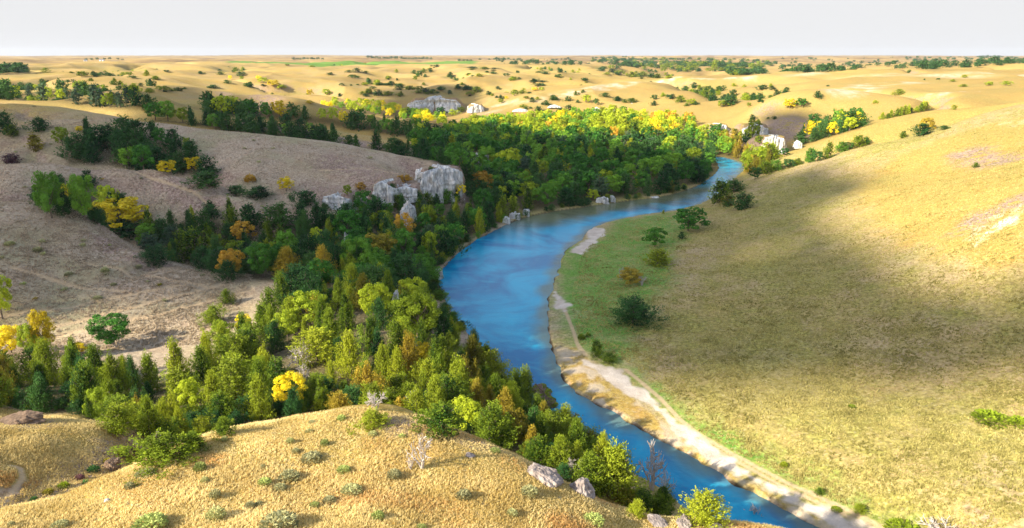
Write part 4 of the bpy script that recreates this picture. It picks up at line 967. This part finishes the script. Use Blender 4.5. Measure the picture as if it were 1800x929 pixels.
wood('leftgrove', 11, (9, 15), 1.0, [('pine','pine',.5,'blue green pine in the grove over the left crest','trees of the grove over the left crest'),('dome','dark',.38,'dark juniper in the grove over the left crest','trees of the grove over the left crest'),('leafy','lime',.12,'yellow green tree in the grove over the left crest','trees of the grove over the left crest')], 8)
wood('cottondraw', 5.2, (5, 8), 1.0, [('dome','dark',.7,'dark juniper filling the draw under the green cottonwoods','junipers of the draw under the cottonwoods'),('leafy','green',.3,'leafy green tree filling the draw under the green cottonwoods','leafy trees of the draw under the cottonwoods')], 12)
wood('canyonfront', 2.6, (1.6, 3.6), 1.1, [('dome','cedar',.5,'low green juniper bush at the foot of the near hill crest','low junipers at the foot of the near hill crest'),('dome','dark',.4,'low dark juniper bush at the foot of the near hill crest','low junipers at the foot of the near hill crest'),('dome','olive',.1,'low olive juniper bush at the foot of the near hill crest','low junipers at the foot of the near hill crest')], 14)
wood('rightdraw', 7, (8, 12), 1.1, simple('in the draw between the right hand ridges', .2, .35), 9)
wood('bankwood', 8, (8, 12), 1.0, [('cone','olive',.45,'olive cedar below the right hand chalk cliffs','trees below the right chalk cliffs'),('dome','cedar',.3,'green juniper below the right hand chalk cliffs','trees below the right chalk cliffs'),('leafy','lime',.25,'yellow green tree below the right hand chalk cliffs','trees below the right chalk cliffs')], 10)
for i in range(12):
    a = 1553+i*7+RNG.uniform(-3,3); b = 210-i*1.6
    T('cone','cedar' if i%2 else 'lime',a,b,RNG.uniform(10,20),12,'cedar in the row along the golden crest on the right',name='crest_cedar',group='cedars along the right golden crest')

# thicket that overhangs the far bank
bk = LE[(LE[:,1] > 95) & (LE[:,1] < 330)]
for i in range(len(bk)-1):
    seg = bk[i+1]-bk[i]; Ls = float(np.hypot(*seg)); nn = np.array([-seg[1], seg[0]])/max(Ls, 1e-6)
    for k in range(max(1, int(Ls/3.4))):
        q = bk[i]+seg*RNG.random()+nn*RNG.uniform(0.6, 2.4)
        if river_sd(q[:1], q[1:])[0] < 0.3: q = bk[i]+seg*RNG.random()-nn*RNG.uniform(0.6, 2.4)
        if river_sd(q[:1], q[1:])[0] < 0.2: continue
        hh = RNG.uniform(1.6, 3.6); plant('riverside_bush', 'dome', ['dark','cedar','green'][RNG.integers(3)], q[0], q[1], hh, hh*1.3, 'dark bush in the thicket along the far bank of the river', 'bush', 'bushes along the far river bank')

# junipers gathered in the beds of the far draws
rq = np.random.default_rng(77); N = 60000
yy = np.exp(rq.uniform(math.log(560), math.log(2600), N)); xx = rq.uniform(-0.78, 0.78, N)*yy
dd = draws(xx, yy, np.hypot(xx, yy)); hh_ = height(xx, yy)
ok = (dd*(0.6+0.8*vnoise(xx/120, yy/120, 300)) > rq.uniform(0.62, 1.12, N)) & (hh_ > 9)
xx, yy, hh_ = xx[ok], yy[ok], hh_[ok]; kept = []
for a, b, c in zip(xx, yy, hh_):
    if len(kept) > 950: break
    if any((a-q[0])**2+(b-q[1])**2 < 49 for q in kept[-400:]): continue
    kept.append((a, b)); h_ = rq.uniform(4.0, 8.5); side = 'left' if a < 0 else 'right'
    mt = 'dark' if rq.random() < 0.6 else ('cedar' if rq.random() < 0.7 else 'lime')
    plant('draw_juniper', 'dome', mt, a, b, h_, h_*1.25, f'small juniper gathered with others in the draws of the far {side} hills', 'tree', f'junipers in the draws of the far {side} hills', z=c)

for i,(a,b,c,d) in enumerate([(738,362,30,24),(752,366,34,26),(768,362,26,22),(786,358,30,26),(803,354,24,20),(700,366,30,26),(722,352,24,18),(660,366,26,24),(690,340,22,14),(605,372,22,22),(570,372,20,22),(640,380,28,26),(740,318,16,14),(757,300,10,12)]):
    T(['cone','dome'][i%2],['dark','cedar','dark','green'][i%4],a,b,c,d,'dark tree growing up against the foot of the left bank chalk cliffs',group='trees at the foot of the left bank chalk cliffs')
for i,(a,b,c,d) in enumerate([(715,202,14,18),(735,206,18,20),(752,204,14,18),(775,206,20,22),(795,203,14,20),(810,198,12,16),(1310,252,22,18),(1335,254,18,20),(1352,272,20,22),(1378,276,18,20),(1262,243,16,18),(1290,238,14,16)]):
    T(['dome','leafy'][i%2],['dark','lime','cedar'][i%3],a,b,c,d,'tree standing against the foot of a far chalk cliff',group='trees at the foot of the far chalk cliffs')

for i,(a,b,c,d) in enumerate([(60,880,9,14),(85,868,12,18),(112,858,14,20),(140,843,12,16),(165,830,15,22),(190,815,13,18),(215,802,16,24),(240,800,18,24),(150,850,9,12),(228,812,14,20)]):
    T('tuft',['dark','olive','cedar','plum'][i%4],a,b,c,d,'small dark shrub in the eroded gully between the two near knolls',cat='shrub',name='shrub',group='shrubs of the gully between the near knolls')
rs = np.random.default_rng(42)
for i in range(46):
    a = rs.uniform(0, 640); b = rs.uniform(215, 560)
    x_, y_ = at(a, b)
    if min((x_-t[0])**2+(y_-t[1])**2 for t in TREES) < 16 or y_ > 350: continue
    k = rs.uniform(0.5, 1.3); z_ = float(height(x_, y_)[0])
    plant('sagebrush', 'tuft', ['sage','sage','sagegreen','olive'][i%4], x_, y_, 0.7*k, 1.3*k, 'small sagebrush dotted over the shaded grass slope on the left', 'sagebrush', 'sagebrush on the left slopes', True)
# ------------------------------------------------------------------ turn the list into objects
# drop what the land or the frame hides
def visible(p):
    if p['px'] < -60 or p['px'] > 1860 or p['y'] < 3: return False
    x1, y1, z1 = p['x'], p['y'], p['z']+p['h']*0.95
    n = 90; t = np.exp(np.linspace(math.log(0.08), math.log(0.985), n))
    g = height(x1*t, y1*t) - (CAMZ+(z1-CAMZ)*t)
    return g.max() < 0
PLANTS = [p for p in PLANTS if visible(p)]
print('PLANTS visible', len(PLANTS))
PLANTS.sort(key=lambda p: (-p['manual'], -p['size']))
count = {}; single = []; rest = []
CAP = {'cedar_tree': 290, 'juniper_tree': 290, 'cottonwood_tree': 290, 'pine_tree': 120, 'scattered_juniper': 290}
for p in PLANTS:
    c = count.get(p['name'], 0)
    if c < CAP.get(p['name'], 290) and (p['manual'] or p['size'] > 9): count[p['name']] = c+1; single.append(p)
    else: rest.append(p)
print('KINDS', count, 'REST', len(rest))
rng = np.random.default_rng(5)
trunk_kind = {'cone': 'conifer', 'dome': 'conifer', 'pine': 'conifer', 'leafy': 'broadleaf'}
trunk_obj = {k: None for k in SHAPES if isinstance(k, str)}
def mk(name, me, parent=None, mat=None):
    o = bpy.data.objects.new(name, me); COL.objects.link(o)
    if parent is not None: o.parent = parent
    if mat is not None: o.material_slots[0].link = 'OBJECT'; o.material_slots[0].material = mat
    return o
for p in single:
    L = 0 if p['depth'] < 190 else (1 if p['depth'] < 430 else 2)
    rot = rng.uniform(0, 6.28); sc = (p['w'], p['w'], p['h'])
    loc = (p['x'], p['y'], p['z']-0.03*p['h'])
    if p['shape'] in ('dead', 'tuft'):
        if p['shape'] == 'dead': o = mk(p['name'], SHAPES['dead'][rng.integers(6)])
        else: o = mk(p['name'], SHAPES['tuft', min(L, 1) if p['size'] > 12 else 2][rng.integers(5)][0], None, M[p['mat']])
        o.location = loc; o.rotation_euler = (0, 0, rot); o.scale = sc
    elif p['size'] < 17:
        o = mk(p['name'], SHAPES[p['shape'], 2][rng.integers(len(SHAPES[p['shape'], 2]))][0], None, M[p['mat']])
        o.location = loc; o.rotation_euler = (0, 0, rot); o.scale = sc
    else:
        o = bpy.data.objects.new(p['name'], None); COL.objects.link(o); o.empty_display_size = 0.3
        o.location = loc; o.rotation_euler = (0, 0, rot)
        S = SHAPES[p['shape'], L]
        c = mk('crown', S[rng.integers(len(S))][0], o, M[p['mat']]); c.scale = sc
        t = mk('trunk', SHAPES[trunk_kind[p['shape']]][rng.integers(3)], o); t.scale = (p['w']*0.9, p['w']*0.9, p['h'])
    if rng.random() < 0.5 and p['shape'] not in ('dead', 'tuft'): o.rotation_euler[0] = rng.normal(0, 0.04)
    tag(o, p['label'], p['cat'], p['group'])
# the rest of the woods reads as a mass
by = {}
for p in rest:
    by.setdefault(p['mat'], []).append(p)
def mass(name, plants, kind_label):
    V = []; Q = []; S = []; n0 = 0; mats = []; MI = []
    for p in plants:
        if p['mat'] not in mats: mats.append(p['mat'])
        sh = p['shape'] if p['shape'] != 'dead' else 'leafy'
        arr = SHAPES[sh, 2]; me, v, f, s = arr[rng.integers(len(arr))]
        a = rng.uniform(0, 6.28); R = np.array([[math.cos(a), -math.sin(a), 0], [math.sin(a), math.cos(a), 0], [0, 0, 1]])
        vv = (v*np.array([p['w'], p['w'], p['h']]))@R.T + np.array([p['x'], p['y'], p['z']])
        V.append(vv); Q.append(f+n0); n0 += len(v); S.append(np.clip(s+rng.normal(0, 0.15), 0, 1)); MI.append(np.full(len(f), mats.index(p['mat'])))
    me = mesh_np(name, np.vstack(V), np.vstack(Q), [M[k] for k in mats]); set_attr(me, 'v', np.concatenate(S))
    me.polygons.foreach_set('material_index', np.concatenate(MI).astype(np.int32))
    tag(link(name, me), kind_label, None, None, 'stuff')
if rest: mass('woodland', rest, None)
# far-off wood and tree belts near the horizon
far = []
rg = np.random.default_rng(9)
def farbelt(poly, y0, y1, n, h, mats=('dark',)):
    poly = np.array(poly, float)
    N = n*40; px = rg.uniform(poly[:,0].min(), poly[:,0].max(), N); y = np.exp(rg.uniform(math.log(y0), math.log(y1), N)); x = (px-900)/F*(y*CP+15*SP)
    z = height(x, y); qx, qy = project(x, y, z); ok = np.where(sdf(qx, qy, poly) < 0)[0][:n]
    for i in ok:
        hh = h*rg.uniform(0.6, 1.3)
        far.append(dict(shape=['dome', 'leafy'][int(rg.random() < 0.5)], mat=mats[int(rg.integers(len(mats)))], x=x[i], y=y[i], z=z[i], w=hh*1.7, h=hh))
farbelt([(1040,104),(1100,101),(1180,106),(1290,106),(1370,112),(1340,122),(1340,134),(1210,132),(1150,126),(1090,116),(1040,111)], 1100, 6500, 750, 12, ('dark','dark','cedar'))
farbelt([(830,105),(1000,104),(1040,116),(900,116)], 1500, 4500, 90, 10)
farbelt([(1370,104),(1800,100),(1800,122),(1560,124),(1370,134)], 900, 6000, 330, 10)
farbelt([(-20,124),(45,122),(50,134),(-20,134)], 800, 1500, 30, 12)
mass('far_woodland', far, None)
def belt(x0, x1, y, n, h, lab):
    for i in range(n):
        px = x0+(x1-x0)*(i+rg.random()*0.7)/n; q = wy(px, y, 40); z = float(height(q[0], q[1])[0])
        o = mk('windbreak_tree', SHAPES['leafy', 2][rg.integers(6)][0], None, M['dark']); o.location = (q[0], q[1], z-1); o.scale = (h*1.6, h*1.6, h*rg.uniform(0.7, 1.2))
        tag(o, lab, 'tree', lab.replace('distant tree', 'trees'))
belt(515, 570, 3400, 9, 13, 'distant tree in the left windbreak on the horizon plain'); belt(645, 760, 3900, 22, 15, 'distant tree in the long windbreak on the horizon plain')
belt(800, 830, 3000, 5, 12, 'distant tree in the short windbreak right of the green field'); belt(150, 222, 2500, 7, 8, 'distant tree beside the far farm buildings')
belt(1718, 1782, 5200, 12, 16, 'distant tree in the windbreak on the far right horizon')

# ------------------------------------------------------------------ farm buildings on the plain
def shed(px, y, w, d, h, rot, lab):
    q = wy(px, y, 40); z = float(height(q[0], q[1])[0])
    r = bpy.data.objects.new('farm_building', None); COL.objects.link(r); r.location = (q[0], q[1], z-0.5); r.rotation_euler = (0, 0, rot)
    v = [(-w/2,-d/2,0),(w/2,-d/2,0),(w/2,d/2,0),(-w/2,d/2,0),(-w/2,-d/2,h),(w/2,-d/2,h),(w/2,d/2,h),(-w/2,d/2,h),(-w/2,0,h*1.5),(w/2,0,h*1.5)]
    me = bpy.data.meshes.new('wall'); me.from_pydata(v, [], [(0,1,5,4),(1,2,6,9,5),(2,3,7,6),(3,0,4,8,7)]); me.materials.append(M['white']); link('wall', me, r)
    e = 0.6; k = 0.25
    v = [(-w/2-e,-d/2-e,h-0.2),(w/2+e,-d/2-e,h-0.2),(w/2+e,0,h*1.5+k),(-w/2-e,0,h*1.5+k),(w/2+e,d/2+e,h-0.2),(-w/2-e,d/2+e,h-0.2)]
    v += [(a, b, c-0.22) for a, b, c in v]
    me = bpy.data.meshes.new('roof'); me.from_pydata(v, [], [(0,1,2,3),(3,2,4,5),(6,9,8,7),(9,11,10,8),(0,6,7,1),(5,4,10,11),(0,3,9,6),(3,5,11,9),(1,7,8,2),(2,8,10,4)]); me.materials.append(M['roof']); link('roof', me, r)
    me = bpy.data.meshes.new('door'); v = [(-2,-d/2-0.06,0),(2,-d/2-0.06,0),(2,-d/2-0.06,h*0.75),(-2,-d/2-0.06,h*0.75),(-2,-d/2+0.1,0),(2,-d/2+0.1,0),(2,-d/2+0.1,h*0.75),(-2,-d/2+0.1,h*0.75)]
    me.from_pydata(v, [], [(0,1,2,3),(4,7,6,5),(0,4,5,1),(3,2,6,7),(0,3,7,4),(1,5,6,2)]); me.materials.append(M['door']); link('door', me, r)
    tag(r, lab, 'building', 'white farm buildings on the far plain')
shed(151, 2350, 8, 8, 4, 0.1, 'leftmost small white farm building on the far plain')
shed(180, 2350, 14, 9, 4, -0.1, 'low white farm shed left of the largest one on the far plain')
shed(202, 2300, 24, 14, 7, 0.0, 'largest white farm shed on the far plain')
shed(220, 2300, 9, 8, 4, 0.2, 'rightmost small white farm building on the far plain')

# ------------------------------------------------------------------ chalk cliffs and rocks
def rock_mesh(name, w, d, h, seed, rough=0.35, res=5, mat='chalk', ledge=0.0):
    """weathered block w wide, d deep, h tall, foot at the origin: fluted sides, broken top edge"""
    nt_, nv2 = (170, 44) if res > 4 else (72, 24)
    t = np.linspace(0, 2*math.pi, nt_, endpoint=False); v = np.linspace(0, 1, nv2)
    Tt, Vv = np.meshgrid(t, v); ct, st = np.cos(Tt), np.sin(Tt)
    su = 1/(np.abs(ct)**4.5+np.abs(st)**4.5)**(1/4.5)
    sc = min(w*0.35, h, d)
    bx = ct*su*w*0.5; by_ = st*su*d*0.5
    endtaper = 1-(0.22+ledge)*np.abs(ct)**2*(0.6+0.6*_hash(np.array([seed]), np.array([1]), 3)[0])
    topn = (0.15 if w > 8 else 0.3)*fbm(bx/(w*0.13)+seed*3.1, by_/d+seed, 4, seed+2)
    side = np.minimum(Vv/0.90, 1); capt = np.clip((Vv-0.90)/0.10, 0, 1)
    zz = h*(side*endtaper*(1+topn)) + h*0.03*np.sin(capt*math.pi/2)
    shrink = (1-0.13*side**1.3)*(1-capt**1.5*0.98)
    flute = np.abs(fbm(bx/(sc*0.35)+seed, by_/(sc*0.5)+zz/(sc*5), 4, seed+11)); fine = fbm(bx/(sc*0.15), zz/(sc*0.35)+by_/(sc*0.2)+seed, 4, seed+21)
    big = fbm(bx/(sc*1.3)+seed, zz/(sc*1.6)+by_/sc, 3, seed+5); ledg = fbm(zz/(sc*0.22)+seed, bx/(sc*4), 3, seed+8)
    off = sc*rough*(0.6*big - 1.7*flute + 0.45*fine + 0.30*ledg)*(1-capt*0.8)
    X = bx*shrink + ct*off; Y = by_*shrink + st*off; Z = zz + sc*rough*0.35*fine*side
    V3 = np.stack([X.ravel(), Y.ravel(), Z.ravel()], 1); I2 = np.arange(nt_*nv2).reshape(nv2, nt_); J = np.roll(I2, -1, 1)
    Q = np.stack([I2[:-1], J[:-1], J[1:], I2[1:]], -1).reshape(-1, 4)
    return mesh_np(name, V3, Q, [M[mat]], False)
def boulder_mesh(name, w, d, h, seed, mat):
    r = np.random.default_rng(seed); bm = bmesh.new(); bmesh.ops.create_icosphere(bm, subdivisions=5, radius=1.0)
    v = np.array([q.co[:] for q in bm.verts])
    for k in range(16):
        n = r.normal(0, 1, 3); n /= np.linalg.norm(n); lim = r.uniform(0.55, 0.85); dd = v@n - lim
        v = v - np.maximum(dd, 0)[:,None]*n*0.96
    f = fbm(v[:,0]*3+seed, v[:,2]*3+v[:,1]*2.3, 5, seed); g = -np.abs(fbm(v[:,0]*5+v[:,2]*2, v[:,1]*5+seed, 3, seed+4))
    v = v*(1+0.16*f+0.22*g)[:,None]*np.array([w*0.62, d*0.62, h*0.75])
    for q, c in zip(bm.verts, v): q.co = c
    me = bpy.data.meshes.new(name); bm.to_mesh(me); bm.free(); me.materials.append(M[mat]); return me
def cliff(name, px, top, foot, wpx, y, zfoot, dm, seed, lab, rot=0.0, mat='chalk', rough=0.35, group=None, cat='cliff'):
    """rock whose foot stands at forward distance y; top and foot are photo rows"""
    if y < 640:
        ya = at(px, foot)[1]
        if abs(ya-y) < 70: y = ya-1.0
    for c in CL:
        if c[0] == px: y = c[2]; zfoot = c[3]
    q = wy(px, y, zfoot)
    k = lambda row: CAMZ - y*CP*(row-99)/(F*CP+(464.5-row)*SP)
    zt = k(top); zf = min(k(foot), zt-1); depth = y*CP+(CAMZ-zf)*SP; w = wpx*depth/F
    o = link(name, rock_mesh(name, w, dm, zt-zf, seed, rough, 5, mat, 0.62 if 'outcrop' in name else (0.38 if y > 430 else 0.1))); o.location = (q[0], q[1]+dm*0.35, zf); o.rotation_euler = (0, 0, rot)
    tag(o, lab, cat, group); return o
cliff('chalk_cliff', 772, 298, 356, 86, 291, 2, 14, 1, 'tallest grey white chalk cliff facing the river below the large slope', 0.25)
cliff('chalk_cliff', 712, 330, 356, 50, 286, 5, 9, 2, 'low chalk wall joining the tall cliff to the white buttress', 0.1)
cliff('chalk_cliff', 677, 320, 362, 46, 270, 5, 9, 3, 'rounded white chalk buttress left of the tallest cliff', -0.2)
cliff('chalk_cliff', 590, 344, 368, 54, 246, 10, 8, 4, 'low white chalk dome sticking out of the bare slope', -0.1, rough=0.25)
cliff('chalk_cliff', 632, 350, 375, 36, 243, 8, 6, 5, 'second smaller chalk dome sloping into the trees', 0.2)
cliff('chalk_pillar', 717, 362, 400, 30, 226, 3, 7, 6, 'pointed chalk pillar standing among the trees', 0.2, cat='rock')
cliff('chalk_pillar', 612, 412, 456, 16, 183, 6, 4, 7, 'slim dark chalk pillar in the woods below the domes', 0, cat='rock')
cliff('chalk_pillar', 697, 520, 560, 14, 140, 8, 3, 8, 'blue grey chalk pillar above the river woods', 0, cat='rock')
cliff('chalk_cliff', 765, 172, 198, 104, 745, 2, 30, 9, 'distant blue grey cliff in shade at the bend of the valley', 0.0)
cliff('chalk_cliff', 835, 184, 199, 30, 700, 3, 18, 10, 'distant pale rock shoulder right of the shaded cliff', 0.3, rough=0.25)
cliff('chalk_cliff', 1328, 219, 250, 52, 500, 5, 16, 11, 'middle bright white chalk cliff above the right bank', -0.2)
cliff('chalk_cliff', 1266, 219, 240, 34, 560, 7, 14, 12, 'leftmost bright white chalk cliff above the right bank', 0.2)
cliff('chalk_cliff', 1363, 240, 272, 46, 436, 4, 12, 13, 'nearest bright white chalk cliff at the end of the right ridge', -0.4)
cliff('chalk_cliff', 1405, 250, 262, 14, 395, 9, 6, 14, 'small white rock right of the nearest chalk cliff', 0, cat='rock')
cliff('chalk_cliff', 843, 272, 292, 34, 330, 2, 8, 15, 'small chalk face half hidden by woods right of the tall cliff', 0.1)
for i, (a, t, f, w, y) in enumerate([(915,190,197,24,700),(975,183,190,20,705),(1050,188,196,16,690),(1075,190,200,20,680),(1110,180,196,14,715),(1185,183,198,30,690),(1205,188,198,16,660)]):
    cliff('chalk_outcrop', a, t+2, f, w*1.25, y, 9, 8, 20+i, 'small white chalk outcrop at the foot of the pale ridge behind the woods', 0, group='chalk outcrops at the foot of the pale ridge', cat='outcrop', rough=0.25)
for i, (a, f, w) in enumerate([(905,388,22),(890,396,16),(925,382,14),(1060,360,26),(1075,357,18),(770,495,18)]):
    x, y = at(a, f-2); o = link('bank_rock', rock_mesh('bank_rock', w*y/F, 2.2, 3.0, 40+i, 0.4, 4)); o.location = (x, y+1, -0.4)
    tag(o, 'grey rock at the foot of the far river bank', 'rock', 'rocks along the far river bank')
for i, (a, b, w, hp, dm, mt, lab) in enumerate([(955,842,72,34,2.2,'rock','long purple grey rock slab breaking out of the near hill edge'),(1022,868,42,32,1.8,'rock','rounded pale boulder right of the long rock slab'),(1158,925,34,16,1.3,'rock','low rock ledge below the pointed cedar'),(1206,928,32,22,1.4,'rock','peaked white rock beside the round juniper'),
     (1262,936,28,14,1.1,'rock','small white rock at the bottom edge'),(28,745,76,18,3,'mud','dark eroded earth bank on the left knoll'),(195,826,26,26,1.5,'mud','dark eroded pocket in the gully between the knolls'),(825,806,20,7,.6,'rock','small grey stone in the russet grass'),(182,886,9,5,.4,'chalk','single small white stone on the golden hill')]):
    x, y = at(a, b); z = float(height(x, y)[0]); dp = y*CP-(z-CAMZ)*SP; h = hp*dp/F*0.8
    o = link('boulder', boulder_mesh('boulder', w*dp/F, dm, h, 60+i, mt)); o.location = (x, y+0.3, z+h*0.05); o.rotation_euler = (0, 0.22 if a > 900 else 0, -0.45 if a > 900 else 0.1); tag(o, lab, 'rock')
# grassy islet and far sand patch
x, y = wp(957, 700, 0)[:2]
o = link('river_islet', rock_mesh('river_islet', 3.4, 9.0, 1.1, 80, 0.5, 4, 'mud')); o.location = (x, y, -0.25); o.rotation_euler = (0, 0, 0.25); tag(o, 'narrow mossy islet lying in the river against the bank woods', 'islet')
for i in range(14):
    t = (i-6.5)/14; c = mk('moss_clump', SHAPES['tuft', 1][i % 5][0], o, M['cedar']); c.location = (rg.normal(0, .5), t*8, 0.5); c.scale = (1.5, 1.5, 0.9)
o = link('sand_patch', rock_mesh('sand_patch', 9.5, 4.0, 0.5, 90, 0.2, 4, 'chalk')); q = wp(1140, 347, 0); o.location = (q[0], q[1], -0.05); tag(o, None, None, None, 'structure')

# ------------------------------------------------------------------ grass: real tufts over the near hill and clumps over the slopes
def grass(name, poly, y0, y1, n, hh, ww, mats, seed, per=3, minriv=1.5, keep=None, lanes=()):
    r = np.random.default_rng(seed); poly = np.array(poly, float)
    N = n*3; px = r.uniform(poly[:,0].min(), poly[:,0].max(), N)
    y = np.exp(r.uniform(math.log(y0), math.log(y1), N)); x = (px-900)/F*(y*CP+(CAMZ-25)*SP)
    z = height(x, y); qx, qy = project(x, y, z); ok = (sdf(qx, qy, poly) < 0) & (river_sd(x, y) > minriv)
    if keep is not None: ok &= keep(x, y)
    for pl in lanes: ok &= sdf(x, y, pl, False) > (0.3 if y0 < 60 else 0.45)
    x, y, z = x[ok][:n], y[ok][:n], z[ok][:n]; m = len(x)
    x = np.repeat(x, per)+r.normal(0, ww*0.5, m*per); y = np.repeat(y, per)+r.normal(0, ww*0.5, m*per); z = np.repeat(z, per); m *= per
    h = hh*r.uniform(0.5, 1.3, m)*(0.6+0.9*vnoise(x/2.5, y/2.5, 5)); a = r.uniform(0, 6.28, m); w = ww*r.uniform(0.5, 1.2, m)*0.5
    lean = r.normal(0, 0.35, (m, 2))*h[:,None]+np.array([0.12, 0.08])*h[:,None]
    b = np.stack([np.cos(a)*w, np.sin(a)*w, np.zeros(m)], 1); c = np.stack([x, y, z-0.03], 1); tp = c+np.concatenate([lean, h[:,None]], 1)
    V = np.stack([c-b, c+b, tp+b*0.25, tp-b*0.25], 1).reshape(-1, 3); Q = np.arange(4*m).reshape(m, 4)
    me = mesh_np(name, V, Q, [M[k] for k in mats]); s = np.clip(0.55*r.random(m)+0.9*(vnoise(x/1.7, y/1.7, 8)*0.6+vnoise(x/9, y/9, 9)*0.4)-0.22, 0, 1); set_attr(me, 'v', np.repeat(s, 4))
    if len(mats) > 1:
        mi = (vnoise(x/3.0, y/3.0, 12)+0.25*r.random(m) + 0.22*sstep(-2, 8, x) > 1.0).astype(np.int32); me.polygons.foreach_set('material_index', mi)
    tag(link(name, me), kind='stuff')
NEARP = [(-60,1000),(-60,890),(200,830),(290,785),(400,750),(620,716),(750,732),(920,800),(1060,872),(1250,908),(1420,930),(1500,1000)]
grass('grass', NEARP, 24, 66, 120000, 0.115, 0.055, ['grass', 'grassred'], 31, 4, keep=lambda x, y: np.hypot(x, y) < 62)
grass('grass', [(-60,712),(60,725),(235,750),(290,790),(200,836),(-60,900)], 38, 80, 45000, 0.12, 0.06, ['grass', 'grassred'], 32, 4, lanes=TRACKS[3:])
grass('meadow_grass', [(985,400),(1300,322),(1450,275),(1800,187),(1900,170),(1900,1000),(1560,960),(1240,770),(1110,640),(1000,600)], 70, 310, 110000, 0.20, 0.22, ['tuft'], 33, 3, 6, keep=lambda x, y: fbm(x/7, y/7, 4, 77)*0.5+0.4 > _hash(np.floor(x*3), np.floor(y*3), 5))
grass('slope_grass', [(-60,185),(300,215),(680,268),(800,300),(640,345),(480,400),(430,520),(400,600),(200,620),(-60,640)], 105, 345, 75000, 0.24, 0.28, ['tufttan'], 34, 3, lanes=GAME, keep=lambda x, y: fbm(x/6, y/6, 4, 78)*0.5+0.45 > _hash(np.floor(x*3), np.floor(y*3), 6))
# ------------------------------------------------------------------ the air over the country
hz = NT('air'); hz.out.location = (0, 0)
pv = hz.n('VolumePrincipled'); pv.inputs['Color'].default_value = (0.80, 0.87, 1.0, 1); pv.inputs['Density'].default_value = 0.000035; pv.inputs['Anisotropy'].default_value = 0.1
hz.lk(pv.outputs[0], hz.out.inputs['Volume'])
bv = [(sx_*10500, sy_*10500, z_) for z_ in (-12, 160) for sx_, sy_ in ((-1,-1),(1,-1),(1,1),(-1,1))]
me = bpy.data.meshes.new('haze'); me.from_pydata(bv, [], [(0,3,2,1),(4,5,6,7),(0,1,5,4),(1,2,6,5),(2,3,7,6),(3,0,4,7)]); me.materials.append(hz.m)
tag(link('haze', me), kind='stuff')
scene.cycles.volume_bounces = 0
